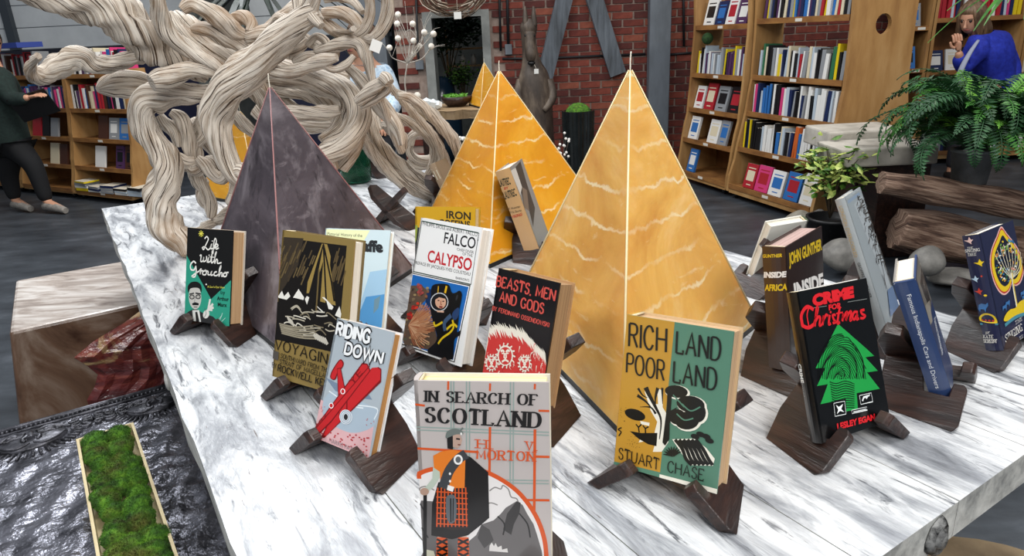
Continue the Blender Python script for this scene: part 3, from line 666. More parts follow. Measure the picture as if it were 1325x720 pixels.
def a_falco(p):
    K = '#17181b'
    p.text(K, 'PHILIPPE DIOLÉ and ALBERT FALCO', 146, 103, 372, 147, 15); p.text(K, 'FALCO', 231, 176, 361, 200, 46, up=(6,-46), bold=.012)
    p.text(K, 'CHIEF DIVER', 286, 207, 356, 221, 12); p.text(K, 'OF THE', 309, 226, 351, 235, 12); p.text('#c4202c', 'CALYPSO', 164, 252, 344, 292, 50, up=(6,-48), bold=.02)
    p.text(K, 'PREFACE BY JACQUES-YVES COUSTEAU', 112, 262, 340, 313, 13); p.text(K, "BARRON'S", 280, 325, 336, 337, 10)
    p.cur = 'cover_rules'; p.line('#1f3d30', [(144,86),(378,132)], 1.6); p.line(K, [(143,86),(107,293)], 1.3); p.line('#1f3d30', [(107,293),(343,349)], 1.6); p.line(K, [(374,160),(343,349)], 1.0)
    for i in range(5): p.line(K, [(379-i*1.2,134+i*7),(378-i*1.2,138+i*7)], 2)
    p.cur = 'cover_illustration'
    p.poly(K, [(103,298),(341,352),(273,664),(64,583)]); p.poly('#f4f4f2', [(105,302),(337,356),(270,659),(66,579)]); p.poly('#1a66b4', [(107,306),(333,359),(267,653),(69,576)])
    p.crop = (515, 370, 6.545); rg = random.Random(9)
    p.poly('#5d4a3c', [(98,10),(200,10),(250,60),(230,140),(160,210),(200,300),(300,330),(330,470),(290,560),(60,500),(45,460)]); p.poly('#0f2f5c', [(250,40),(340,60),(300,130),(260,200),(230,150)])
    for i in range(60):
        x = rg.uniform(60, 260); y = rg.uniform(20, 520); p.ell(rg.choice(('#3c2f29', '#7d6a50', '#8a5a3c', '#4f5a48', '#a08a5e')), x, y, rg.uniform(6, 15), rg.uniform(6, 14), n=7)
    for x, y in ((150,180),(110,262),(190,60),(175,30)):
        for i in range(7): p.ell(rg.choice(('#b3261d', '#d03a26', '#8f1f1b')) if y > 100 else rg.choice(('#8e3a3a', '#a34a44')), x+rg.uniform(-22,22), y+rg.uniform(-28,28), 13, 12, n=8)
    for i in range(26):
        a = R_(-62+i*5.4); L = rg.uniform(170, 235); x0, y0 = 95, 345
        P = [(x0, y0), (x0+L*.4*math.cos(a), y0+L*.4*math.sin(a)+4), (x0+L*.75*math.cos(a+.06), y0+L*.75*math.sin(a+.06)), (x0+L*math.cos(a), y0+L*math.sin(a))]
        p.line(rg.choice(('#c08a63', '#a8623f', '#cfa27c')), P, 1.9, True)
        q = P[2]; p.line('#b47a55', [P[1], (q[0]+12, q[1]-18), (q[0]+34, q[1]-22)], 1.5, True)
    p.poly('#0d0e12', [(290,20),(350,0),(430,10),(460,80),(520,70),(545,100),(520,230),(515,300),(500,410),(530,400),(525,440),(480,470),(470,560),(455,640),(330,610),(250,560),(330,470),(300,330),(275,210),(280,110)], True)
    p.poly('#26406a', [(460,255),(510,205),(520,250),(500,300),(470,310)], True)
    p.ell('#0c0d10', 505, 130, 32, 72, 18); p.ell('#2d2f34', 500, 120, 8, 26, 18)
    p.ell('#c9cdd0', 352, 155, 76, 80); p.ell('#15161a', 352, 155, 69, 72); p.ell('#d9a98c', 362, 155, 46, 56, -8); p.poly('#1c1a1c', [(312,110),(360,95),(400,112),(405,130),(350,115),(318,135)])
    p.ell('#2a1c18', 345, 142, 9, 5); p.ell('#2a1c18', 385, 150, 9, 5); p.line('#a86a50', [(366,145),(362,175),(374,178)], 2); p.line('#8a3c34', [(350,196),(378,200)], 3)
    p.poly('#e0b49a', [(325,225),(390,232),(388,246),(335,240)]); p.line('#e3b21c', [(400,80),(414,20)], 4); p.line('#d5a720', [(340,80),(345,20)], 2)
    for P in ([(340,505),(375,460),(440,415),(470,370),(462,310)], [(410,390),(450,355),(480,350),(500,372)], [(305,320),(318,355),(378,325)]): p.line('#e3c31c', P, 3.4, True)
    p.line('#3f5878', [(400,400),(395,330),(450,270)], 7, True)
def a_iron(p):
    p.crop = (530, 260, 10.28); p.cur = 'cover_illustration'
    p.poly('#20262a', [(60,350),(500,430),(900,440),(900,2400),(0,2400)]); p.poly('#8c9a3a', [(55,330),(110,330),(90,520),(50,560)])
    p.cur = 'title_lettering'; p.text('#2a2210', 'IRON', 490, 236, 815, 262, 100, up=(0,-100), bold=.03, font='sans'); p.text('#2a2210', 'COFFINS', 388, 340, 806, 372, 92, up=(0,-92), bold=.03)
def a_beasts(p):
    R, C = '#cf5248', '#e9e2d2'; rg = random.Random(4)
    p.text(R, 'BEASTS, MEN', 112, 145, 464, 245, 62, up=(8,-60), font='caps', thick=.19, thin=.15); p.text(R, 'AND GODS', 133, 240, 396, 322, 62, up=(8,-58), font='caps', thick=.19, thin=.15)
    p.text(R, 'BY FERDINAND OSSENDOWSKI', 80, 290, 432, 404, 26, up=(3,-25), font='caps', thick=.2, thin=.16)
    p.cur = 'cover_illustration'
    def fl(c, top, dy, jag):
        P = []
        for i in range(len(top)-1):
            (x0, y0), (x1, y1) = top[i], top[i+1]
            for k in range(4):
                t = k/4; x = x0+(x1-x0)*t; y = y0+(y1-y0)*t+dy; P += [(x, y+rg.uniform(0, jag)), (x+(x1-x0)/9-14, y-rg.uniform(8, jag+14))]
        P += [(430, 640), (400, 900), (-10, 900), (30, 600)]; p.poly(c, P)
    top = [(62,405),(95,395),(130,385),(185,400),(240,408),(290,430),(330,480),(380,530),(425,575)]
    fl(C, top, 0, 16); fl('#c93a36', top, 58, 26)
    for i in range(110):
        x = rg.uniform(50, 400); y = rg.uniform(500, 850); l = rg.uniform(15, 45); p.line(rg.choice((C, '#e58a80', '#a82a2a', C)), [(x, y), (x-6+rg.uniform(-6, 6), y+l*.5), (x+rg.uniform(-8, 8), y+l)], 1.4, True, True)
    for (x, y, s) in ((170,575,1.15),(85,620,.8),(290,625,.8)):
        p.ell(C, x, y, 42*s, 56*s); p.ell('#c93a36', x, y+2, 35*s, 48*s)
        for sx in (-1, 1): p.line(C, [(x+sx*24*s,y-22*s),(x+sx*14*s,y-28*s),(x+sx*5*s,y-18*s)], 3, True); p.ell(C, x+sx*13*s, y-12*s, 7*s, 4*s); p.line(C, [(x+sx*4*s,y-14*s),(x+sx*6*s,y+12*s)], 2.4)
        p.poly(C, [(x-10*s,y+10*s),(x+10*s,y+10*s),(x,y+22*s)]); p.line(C, [(x-18*s,y+34*s),(x,y+24*s),(x+18*s,y+34*s)], 2.6, True)
        for k in range(14): a = k*.449; p.line(C, [(x+40*s*math.cos(a),y+54*s*math.sin(a)),(x+54*s*math.cos(a+.1),y+70*s*math.sin(a+.1))], 2)
def a_scotland(p):
    K, O, G = '#191513', '#d4551f', '#93a39c'
    p.cur = 'cover_illustration'
    for y0, y1 in ((232,262),(243,273),(425,440),(436,451)): p.line(G, [(45,y0),(548,y1)], 1.3)
    for x in (190, 200, 247, 258, 408, 419): p.line(G, [(x,60),(x-3,800)], 1.3)
    p.line(O, [(180,62),(179,98)], 1.8); p.line(O, [(334,78),(333,106)], 1.8); p.line(O, [(333,238),(330,420)], 2.2); p.line(O, [(497,84),(496,104)], 1.8); p.line(O, [(497,250),(494,590)], 2.4)
    p.line(O, [(45,148),(92,154)], 2); p.line(O, [(510,182),(550,184)], 2); p.line(O, [(50,312),(290,330)], 2.2); p.line(O, [(500,350),(550,352)], 2.2); p.line(O, [(455,510),(550,512)], 2.2)
    arc = smoothp([(35,425),(90,398),(160,385),(240,384),(335,412),(430,475),(495,560),(530,650),(540,740),(540,830)], 6)
    p.poly('#e6e1de', arc+[(0,830),(20,425)]); p.line(O, arc, 4.2)
    for c in ([(330,475),(350,462),(372,468),(380,455),(400,470),(410,498),(430,505),(440,530)], [(250,560),(300,548),(330,520),(360,528)], [(50,470),(90,455),(125,470)]): p.line('#8a8682', c, 1.2, True)
    p.poly('#64605f', [(40,515),(75,508),(120,512),(135,560),(180,640),(250,660),(270,820),(20,820)], False); p.poly('#6b6766', [(250,665),(280,640),(300,600),(345,585),(372,560),(390,538),(430,514),(452,528),(468,560),(492,600),(505,640),(522,700),(530,760),(530,830),(230,830)])
    p.poly('#3b3837', [(430,514),(445,520),(440,560),(420,600),(410,640),(380,620),(395,560)]); p.poly('#4a4746', [(300,600),(330,620),(345,660),(310,690),(285,650)])
    for c in ([(360,570),(385,600),(380,640)], [(440,560),(470,600),(480,650)], [(70,520),(90,560),(85,600)], [(60,610),(100,650)]): p.line('#2c2a29', c, 1.4, True)
    p.poly('#d9d4d0', [(328,700),(330,680),(338,668),(346,682),(352,670),(360,686),(374,680),(376,695),(395,690),(398,706)]); p.poly('#c5c4ae', [(50,690),(120,700),(140,830),(20,830)])
    # the figure
    p.line(K, [(90,485),(86,740)], 3.4)
    for s, (kx, ky) in ((0, (152,600)), (1, (232,600))):
        p.poly('#cbb3a3', [(kx-20,ky),(kx+16,ky),(kx+12,ky+55),(kx-16,ky+55)]); p.poly(O, [(kx-20,ky+48),(kx+20,ky+48),(kx+22,ky+110),(kx+14,ky+190),(kx-14,ky+190),(kx-22,ky+110)])
        for i in range(5): p.line(K, [(kx-20,ky+55+i*26),(kx+20,ky+75+i*26)], 2.2); p.line(K, [(kx+20,ky+55+i*26),(kx-20,ky+75+i*26)], 2.2)
    p.poly(K, [(238,338),(262,348),(296,378),(326,405),(329,575),(300,600),(250,640),(190,655),(112,640),(116,520),(140,440),(230,430)])
    p.poly('#2a1a16', [(134,455),(246,455),(250,616),(190,620),(130,602)])
    for i in range(9): p.line(O, [(138+i*13,460),(133+i*14,608)], 1.1)
    for i in range(7): p.line(O, [(132,475+i*20),(249,482+i*20)], 1.1)
    p.poly('#b8c3b4', [(122,368),(146,372),(150,415),(125,455),(98,478),(88,462),(118,425)]); p.ell('#b08f7c', 88, 474, 17, 14)
    p.poly('#e07a22', [(122,340),(150,325),(195,318),(236,330),(242,345),(238,462),(150,462),(146,400),(124,385)])
    p.line('#3e4043', [(158,462),(180,400),(215,355),(245,335)], 9, True); p.ell('#efece8', 215, 356, 17, 19); p.ell('#5c6064', 215, 356, 10, 12); p.poly('#efece8', [(176,450),(200,458),(194,476),(172,468)]); p.ell('#efece8', 184, 408, 4, 5); p.ell('#efece8', 184, 436, 4, 5)
    p.poly('#5e6266', [(168,520),(172,492),(198,488),(208,520),(204,580),(184,596),(170,570)], True); p.line(K, [(186,500),(186,590)], 1.3); p.line(K, [(196,500),(194,585)], 1)
    p.poly(K, [(174,270),(182,258),(200,270),(196,318),(176,314)]); p.poly('#bb9c8b', [(196,262),(222,262),(230,284),(226,300),(214,314),(196,308)]); p.line(K, [(208,278),(222,280)], 1.6); p.line('#7a4a3c', [(214,300),(224,301)], 1.4)
    p.poly('#6d7570', [(170,275),(174,252),(200,240),(228,248),(234,262),(210,262),(186,270)], True); p.ell('#e7e3de', 227, 260, 4, 5); p.line('#6d7570', [(222,250),(234,238)], 1.6)
    p.cur = 'title_lettering'
    p.text(K, 'IN SEARCH OF', 97, 137, 503, 160, 36, up=(1,-38), font='serif', thick=.25, thin=.085); p.text(K, 'SCOTLAND', 98, 213, 514, 242, 52, up=(1,-54), font='serif', thick=.25, thin=.085)
    p.text(O, 'H.', 288, 312, 336, 316, 29, up=(0,-30), font='serif', thick=.2, thin=.1); p.text(O, 'V.', 466, 322, 500, 325, 29, up=(0,-30), font='serif', thick=.2, thin=.1)
    p.text(O, 'MORTON', 286, 353, 495, 364, 32, up=(0,-33), font='serif', thick=.2, thin=.1)
def a_rich(p):
    Y, G, K, W_ = '#bf8e30', '#54806a', '#17150f', '#ebe6d6'
    p.cur = 'cover_illustration'
    p.poly(Y, [(180,16),(326,42),(271,512),(122,486)]); p.poly(G, [(120,470),(272,506),(270,535),(118,495)]); p.poly(W_, [(270,512),(456,560),(452,580),(268,530)])
    p.poly(W_, [(268,240),(286,250),(284,300),(296,320),(300,410),(278,440),(250,440),(262,400),(205,410),(215,390),(255,385),(266,345),(246,310),(228,250),(238,250),(256,290),(270,290)])
    for P, w in (([(232,238),(243,262),(262,300),(278,340),(272,400)], 6), ([(205,262),(232,282),(255,310)], 4), ([(262,320),(246,300),(212,298)], 3), ([(270,240),(262,270),(262,290)], 4), ([(208,240),(222,262),(238,270)], 3), ([(284,240),(284,290)], 3)): p.line(K, P, w, True, True)
    p.ell(K, 196, 322, 34, 17, 18); p.poly(W_, [(212,342),(242,348),(240,358),(214,352)]); p.poly(K, [(178,374),(215,380),(266,380),(262,422),(236,416),(205,398)])
    for P in ([(208,378),(206,362),(198,352)], [(206,362),(216,352)], [(228,380),(228,366),(220,356)], [(228,366),(238,360)]): p.line(K, P, 1.6)
    rg = random.Random(3)
    for i in range(40): x, y = rg.choice(((rg.uniform(142,175), rg.uniform(298,345)), (rg.uniform(165,210), rg.uniform(390,430)))); p.ell(K, x, y, 1.1, 1.1, n=5)
    p.line(K, [(152,362),(141,368),(150,376),(142,388)], 1.4, True)
    blobs = ((328,252,36,19,8),(372,292,44,26,10),(395,318,24,30,0),(360,342,38,28,0),(330,330,26,24,0))
    for b in blobs: p.ell(W_, b[0]+4, b[1]+3, b[2]+3, b[3]+3, b[4])
    for b in blobs: p.ell(K, *b)
    p.poly(K, [(300,250),(316,246),(310,310),(330,300),(306,350),(304,400),(290,420),(282,410),(292,340),(298,300)])
    for P in ([(318,262),(352,300)], [(345,290),(372,312),(402,300)], [(328,320),(352,340),(380,335)], [(312,300),(330,276)]): p.line(G, P, 1.5, True)
    p.poly(W_, [(313,400),(382,398),(420,428),(446,462),(440,484),(366,482)])
    for i in range(6): p.line(K, [(322+i*13,401),(344+i*13,430),(356+i*14,462),(374+i*13,482)], 4, True)
    for x, y in ((385,392),(402,385),(420,392),(430,405)): p.ell(K, x, y, 14, 8, 20)
    for i in range(9): a = R_(-175+i*19); p.line(K, [(314,450),(314+30*math.cos(a),450+28*math.sin(a))], 4, False, True)
    p.cur = 'title_lettering'
    t = lambda s, x0, y0, x1, y1, h, up: p.text(K, s, x0, y0, x1, y1, h, up=up, font='caps', thick=.10, thin=.085)
    t('RICH', 184, 111, 298, 132, 68, (4,-68)); t('POOR', 174, 190, 290, 218, 62, (4,-58)); t('LAND', 330, 135, 462, 162, 66, (4,-64)); t('LAND', 320, 222, 450, 250, 64, (4,-62))
    t('STUART', 140, 461, 268, 498, 34, (3,-35)); t('CHASE', 297, 503, 410, 532, 36, (3,-35))
def a_crime(p):
    R, G, W_, K = '#d5222a', '#1f9a45', '#eef2f0', '#08090a'; p.lw = .62
    p.cur = 'cover_illustration'
    p.poly(G, [(345,180),(438,262),(466,288),(436,292),(478,337),(442,342),(484,396),(408,410),(412,462),(374,470),(372,428),(288,446),(312,380),(276,386),(304,326),(271,327)])
    for i in range(26):
        r = 10+i*6.0; cx, cy = 362, 362
        P = []
        for k in range(13):
            a = R_(180+k*15); P.append((cx+r*.62*math.cos(a)+4*math.sin(k+i), cy+ (r*1.02)*math.sin(a)+3*math.sin(k*1.7+i)))
        for q in ((0, 7), (6, 13)):
            seg = [pt for pt in P[q[0]:q[1]] if pt[1] > 185 and 280 < pt[0] < 440 and abs(pt[0]-352) < (pt[1]-160)*.55]
            if len(seg) > 2: p.line(K, seg, 1.5, True)
    for i in range(12): p.line(K, [(318+i*1,372+i*8),(340,378+i*8),(370,370+i*8),(400,380+i*7)], 1.5, True)
    for q in ([(331,443),(367,436),(372,478),(336,486)], [(416,418),(455,409),(460,438),(421,447)], [(390,466),(440,455),(442,465),(392,477)]): p.line(W_, q+[q[0]], 1.0)
    p.poly(W_, [(338,448),(348,455),(362,445),(356,462),(366,472),(352,468),(342,478),(346,464)]); p.line(W_, [(426,436),(430,424),(450,417),(438,428)], 3.4)
    p.line(W_, [(396,472),(438,462)], 1.6)
    p.cur = 'title_lettering'
    p.text(R, 'CRIME', 259, 119, 398, 90, 40, up=(-3,-38), bold=.075); p.text(R, 'FOR', 313, 134, 356, 126, 18, up=(-1,-18), bold=.05)
    p.line('#8a8f8c', [(376,108),(440,98)], .9); p.line('#8a8f8c', [(246,128),(306,120)], .9)
    S = lambda P, w=5.2: p.line(R, P, w, True)
    S([(262,132),(240,122),(222,146),(222,180),(244,192),(262,182)], 7); S([(246,124),(240,150),(246,186)], 3)
    S([(262,186),(276,132),(272,128),(266,188)]); S([(268,172),(278,156),(284,160),(282,184),(290,182)]); S([(292,184),(296,152),(294,168),(304,150),(310,154)]); S([(316,150),(313,180),(320,178)]); p.ell(R, 319, 141, 3, 4)
    S([(336,150),(326,152),(330,166),(336,174),(326,178)]); S([(350,122),(342,176),(350,174)]); S([(338,146),(360,142)], 3); S([(358,172),(362,146),(360,160),(372,142),(374,146),(370,170),(374,156),(384,140),(388,144),(384,168),(390,166)])
    S([(410,142),(398,142),(392,158),(398,166),(408,150),(406,166),(414,162)]); S([(432,134),(420,138),(424,148),(434,154),(428,162),(418,162)])
    p.text(R, 'LESLEY EGAN', 343, 529, 468, 496, 20, up=(-2,-20), bold=.05)
def s_crime(p):
    p.text('#eef2f0', 'CRIME', 208, 288, 219, 352, 12, up=(14,-3), bold=.04); p.text('#b8bcba', 'for Christmas', 197, 262, 232, 400, 8, up=(9,-2)); p.text('#c4222a', 'LESLEY EGAN', 166, 90, 176, 150, 9, up=(11,-2))
def a_inside(p):
    p.crop = (950, 260, 4.5); Y, W_ = '#d9b820', '#e7e4e0'
    p.text(Y, 'JOHN GUNTHER', 334, 360, 511, 262, 52, up=(0,-58), bold=.04)
    for c, b, in (('#141011', .09), (W_, .05)): p.text(c, 'INSIDE', 354, 536, 526, 466, 88, up=(-4,-84), bold=b)
    p.text(Y, 'AFRICA', 368, 660, 530, 590, 80, up=(-3,-80), bold=.05)
def s_inside(p):
    p.crop = (950, 260, 4.5)
    p.text('#d9b820', 'GUNTHER', 154, 382, 297, 374, 34, bold=.04); p.text('#e7e4e0', 'INSIDE', 174, 553, 314, 548, 44, bold=.06); p.text('#d9b820', 'AFRICA', 187, 643, 322, 640, 42, bold=.04)
def a_london(p):
    rg = random.Random(8); p.cur = 'cover_illustration'
    p.poly('#93a7bd', [(82,130),(150,60),(160,92),(92,165)]); p.poly('#b4bcc0', [(130,180),(170,110),(265,370),(300,560),(280,600)])
    for i in range(120):
        t = rg.random(); x = 148+t*120+rg.uniform(-12, 26); y = 110+t*400+rg.uniform(-30, 60)
        p.line(rg.choice(('#34302e', '#4e4844', '#6e6660')), [(x, y), (x+rg.uniform(-3, 10), y+rg.uniform(15, 40))], 1.9)
        if i % 3 == 0: p.line('#4a4440', [(x, y), (x+12, y-9)], 1.5)
    p.poly('#7189ad', [(272,590),(296,540),(300,600),(276,650)]); p.cur = 'title_lettering'; p.text('#d9dcdc', 'LONDON OVERLOOKED', 66, 120, 146, 38, 28, up=(-8,-26))
def s_london(p):
    p.text('#b59a66', 'LONDON OVERLOOKED', 30, 122, 106, 342, 16, up=(15,-6)); p.text('#2a2826', 'GEOFFREY FLETCHER', 119, 366, 180, 520, 12, up=(12,-5))
def a_indi(p):
    rg = random.Random(6); p.cur = 'cover_illustration'
    p.poly('#77736c', [(146,165),(160,10),(240,290),(222,412)]); p.poly('#34322f', [(170,200),(182,100),(215,190),(232,300),(222,340)]); p.poly('#a39c90', [(196,320),(226,300),(236,400),(222,412)])
    for i in range(6): p.line('#1b1b1c', [(204+i*5,262+i*6),(214+i*5,320+i*4)], 1.2)
    for i in range(14): x = rg.uniform(160, 200); y = rg.uniform(60, 220); p.line(rg.choice(('#4b4743', '#c9c2b6')), [(x, y), (x+6, y+24)], 1.4)
    p.cur = 'title_lettering'; p.text('#dfe3ea', 'Famous Indianapolis', 244, 395, 274, 545, 10, up=(11,-10), bold=.02); p.text('#dfe3ea', 'Cars and Drivers', 266, 390, 294, 540, 10, up=(11,-10), bold=.02); p.text('#dfe3ea', 'The Story', 286, 420, 306, 560, 8, up=(9,-9))
def s_indi(p):
    p.text('#e4e9ee', 'Famous Indianapolis Cars and Drivers', 108, 236, 236, 636, 15, up=(17,-6)); p.poly('#cfd0cc', [(55,172),(148,150),(150,166),(58,196)]); p.text('#2a3f66', 'BAXTER', 72, 190, 132, 176, 10)
def a_tree(p):
    rg = random.Random(12); Y, W_ = '#e3c21e', '#e9e6dd'; p.cur = 'cover_illustration'
    def spade(k, c):
        cx, cy = 250, 230; P = [(222,52),(250,85),(300,150),(332,215),(340,280),(322,340),(295,358),(278,345),(262,385),(235,404),(205,380),(178,320),(164,240),(172,170),(200,100)]
        p.poly(c, [(cx+(x-cx)*k, cy+(y-cy)*k) for x, y in P], True)
    spade(1.0, '#e5b6ae'); spade(.95, '#b8352c'); spade(.90, Y); spade(.74, '#14182c')
    for i in range(90):
        a = rg.uniform(0, 6.28); r = rg.uniform(.1, 1)**.5; x = 248+58*r*math.cos(a); y = 225+112*r*math.sin(a)-12*math.cos(a)
        p.ell(rg.choice(('#3e8a58', '#4f9db0', '#c4483a', Y, W_, '#2f6e9c', '#7ba84a', '#d88a3a')), x, y, rg.uniform(2, 6), rg.uniform(4, 10), rg.uniform(0, 90), n=7)
    for i in range(10): a = R_(-150+i*14); p.line('#d9d3b8', [(272,320),(270+50*math.cos(a),300+60*math.sin(a)),(256+80*math.cos(a),250+110*math.sin(a))], 1.6, True)
    p.line(W_, [(272,290),(284,380),(300,470)], 6); p.line(Y, [(274,290),(286,380),(302,470)], 3)
    p.poly(Y, [(236,512),(262,480),(292,470),(312,440),(345,430),(345,500),(240,540)], True); p.line('#4a8a9c', [(236,560),(290,520),(350,500)], 5, True)
    for x, y in ((236,470),(252,450),(330,400),(338,420)): p.poly('#3b6ea5', [(x-12,y-8),(x,y-14),(x+8,y-22),(x+10,y-12),(x+8,y+16),(x+4,y+2),(x-6,y+4),(x-10,y+18)])
    p.cur = 'title_lettering'; p.text(W_, 'THE', 290, 558, 326, 535, 16, up=(-1,-17), font='serif', thick=.16, thin=.08); p.text(W_, 'SINGING TREE', 238, 648, 420, 525, 38, up=(-2,-38), font='serif', thick=.17, thin=.08); p.text(W_, 'KATE SEREDY', 285, 655, 400, 575, 14, up=(-1,-15), font='serif', thick=.16, thin=.08)
def s_tree(p):
    Y, W_ = '#e3c21e', '#e9e6dd'
    p.text(W_, 'THE', 50, 176, 82, 172, 10, font='serif', thick=.18, thin=.1); p.text(W_, 'SINGING', 36, 196, 116, 186, 15, font='serif', thick=.18, thin=.1); p.text(W_, 'TREE', 52, 216, 100, 210, 14, font='serif', thick=.18, thin=.1)
    p.cur = 'spine_illustration'
    def bird(c, x, y, s=1): p.poly(c, [(x-28*s,y),(x-4*s,y-2*s),(x+2*s,y-22*s),(x+14*s,y-6*s),(x+26*s,y-8*s),(x+14*s,y+8*s),(x+18*s,y+20*s),(x,y+10*s)])
    bird('#e8c4bc', 58, 128); bird(Y, 114, 252); bird('#b9cfe0', 92, 340, .9); bird('#c8402f', 112, 405, .9); p.ell('#c8402f', 128, 324, 5, 5); p.ell(Y, 148, 424, 9, 5)
    p.poly('#3b6ea5', [(110,500),(112,475),(128,466),(150,470),(160,460),(162,476),(152,492),(150,510),(142,496),(124,496),(120,512)])
    p.poly(Y, [(118,556),(120,530),(150,514),(185,522),(202,545),(200,562)], True)
    for x in (132, 150, 168, 186): p.ell('#b8352c', x, 550, 6, 5)
    p.line('#4a8a9c', [(118,572),(205,566),(220,560)], 3); p.cur = 'spine_print'
    p.text(W_, 'BY', 150, 618, 168, 614, 10, font='serif', thick=.18, thin=.1); p.text(W_, 'KATE', 136, 640, 186, 634, 15, font='serif', thick=.18, thin=.1); p.text(W_, 'SEREDY', 136, 662, 204, 654, 16, font='serif', thick=.18, thin=.1)
def s_lautrec(p):
    K = '#23302a'
    p.text(K, 'LAUTREC', 12, 258, 106, 236, 50, up=(-6,-48), bold=.02); p.text('#b8442e', 'BY', 60, 272, 90, 264, 16, bold=.03); p.text(K, 'LAUTREC', 44, 338, 144, 308, 50, up=(-6,-48), bold=.02)
    p.text(K, 'P. Huisman', 86, 400, 164, 382, 14); p.text(K, 'M.G. Dortu', 92, 424, 172, 406, 14); p.text('#b8442e', 'VIKING', 106, 452, 176, 432, 18, bold=.03)
def a_lautrec(p):
    p.cur = 'cover_illustration'; p.poly('#3a3634', [(110,150),(160,90),(200,230),(250,380),(240,500),(215,400),(180,380),(170,300)]); p.poly('#cfc9c0', [(100,150),(130,130),(170,250),(160,300)]); p.poly('#7a6a5c', [(170,250),(200,270),(215,400),(185,380)])

P1 = pages('#a9825a', '#c9a47a'); P2 = pages('#d8cdbb', '#f0e8d8'); P3 = pages('#8a6a48', '#a9865e'); P4 = pages('#dcd0b0', '#efe6c4')
def bk(key, name, label, jf, js, jb, pg, art, sart=None, fobs=(None,)*4, sobs=(None,)*4, crop=(0, 0, 1), scrop=None, coat=.5, st=None, skw={}):
    fq, sq = quads(PO[key]); fq = near_quad(fobs, fq); sq = near_quad(sobs, sq)
    e = book(name, label, PO[key], jf, js, jb, pg, art, sart, fq, sq, crop, scrop, coat=coat)
    if st: stand_for(st, PO[key], **skw)
    return e
bk('groucho', 'hardcover_book', 'black and teal book Life with Groucho with a mustached man, leftmost on the table', '#141312', '#141312', '#cfc7ba', P1, a_groucho, None, ((245,297),(300.5,299.5),(297.5,425),(236,412.5)), crop=(200,280,4), st='dark walnut stand under the black and teal book at the far left of the table')
bk('voyaging', 'hardcover_book', 'tall tan and black book Voyaging with a sailing ship woodcut cover', '#8d7743', '#8d7743', '#6f5d34', P2, a_voyaging, None, ((366,298),(459,314),None,(352,487.5)), crop=(320,280,2.771), st='dark walnut stand holding the tall tan sailing book')
bk('luft', 'hardcover_book', 'pale blue and cream aviation history book behind the tall tan sailing book', '#c9dbe0', '#c9dbe0', '#dfe5e6', P2, a_luft, None, ((421,296),(506,297.5),None,None), st='dark walnut stand behind the tall tan sailing book, under the pale aviation book')
bk('riding', 'hardcover_book', 'grey book Riding Down with a red biplane on its cover', '#aab4bb', '#aab4bb', '#e6e8e8', pages('#9a6a34', '#b8844a'), a_riding, None, ((437,411.5),(507.6,430.5),(479,592.7),(404.5,566.7)), crop=(360,400,2.879), st='dark walnut stand in front holding the red biplane book')
bk('falco', 'hardcover_book', 'white book Falco Chief Diver of the Calypso with a blue underwater diver picture', '#f1f1ef', '#f1f1ef', '#f1f1ef', pages('#c9c6c0', '#e6e3dc'), a_falco, None, ((544.7,283),(626,295),(595,478),(520.8,448.5)), crop=(500,260,3.131), st='dark walnut stand holding the white diver book')
bk('iron', 'hardcover_book', 'mustard yellow book Iron Coffins half hidden behind the white diver book', '#c79a12', '#c79a12', '#b98f1a', pages('#b79a6a', '#d4bb8c'), a_iron, None, ((537.4,268),(615,269),None,None), st='dark walnut stand hidden behind the white diver book, under the mustard yellow book')
bk('beasts', 'hardcover_book', 'black and red book Beasts, Men and Gods with lion faces and thick brown page edges', '#121012', '#121012', '#b58f66', P3, a_beasts, None, ((647,347.8),(723.6,369),None,None), crop=(620,340,4.8), st='dark walnut stand under the black and red lion book, behind the Scotland book')
bk('scotland', 'hardcover_book', 'grey tartan book In Search of Scotland with a kilted man, nearest the camera', '#bdb4b0', '#bdb4b0', '#d8d2c6', pages('#d9c98a', '#ece0a8'), a_scotland, None, ((538,491),(710,497.8),None,None), crop=(520,470,2.882), coat=.3, st='dark walnut stand under the nearest book about Scotland', skw=dict(U=.165))
bk('rich', 'hardcover_book', 'mustard and green book Rich Land Poor Land with drawn trees', '#54806a', '#bf8e30', '#cbb08a', pages('#a5805a', '#cfae88'), a_rich, None, ((815,407),(950,432.5),(928,639.6),(790.8,600)), crop=(740,400,2.4), st='dark walnut stand holding the mustard and green book')
bk('lautrec', 'hardcover_book', 'tan and grey art book Lautrec by Lautrec leaning before the amber pyramid candle', '#8d8a86', '#bf9a6c', '#8d8a86', P2, a_lautrec, s_lautrec, sobs=((640,223),(660,217.5),None,None), crop=(640,190,4.8), st='dark walnut stand under the Lautrec art book between the two yellow pyramids', skw=dict(D=.09, U=.17))
bk('crime', 'hardcover_book', 'glossy black book Crime for Christmas with a green fingerprint fir tree', '#08090a', '#08090a', '#dcdcda', P2, a_crime, s_crime, ((1029.7,378),(1121,361),(1152,544.5),(1064,573.6)), ((1018,380),(1029.7,378),(1064,573.6),(1049,573.6)), crop=(950,350,2.572), coat=.9, st='dark walnut stand holding the glossy black fir tree book', skw=dict(splay=8))
bk('inside', 'hardcover_book', 'thick brown book Inside Africa with yellow author name, behind the black fir tree book', '#281b18', '#3c281c', '#281b18', pages('#9a7f78', '#b89c94'), a_inside, s_inside, ((1021,321.6),(1063.7,292.5),None,(1019,478.7)), ((981,318),(1021,321.6),(1019,478.7),(1000,476.7)), st='dark walnut stand under the thick brown Africa book')
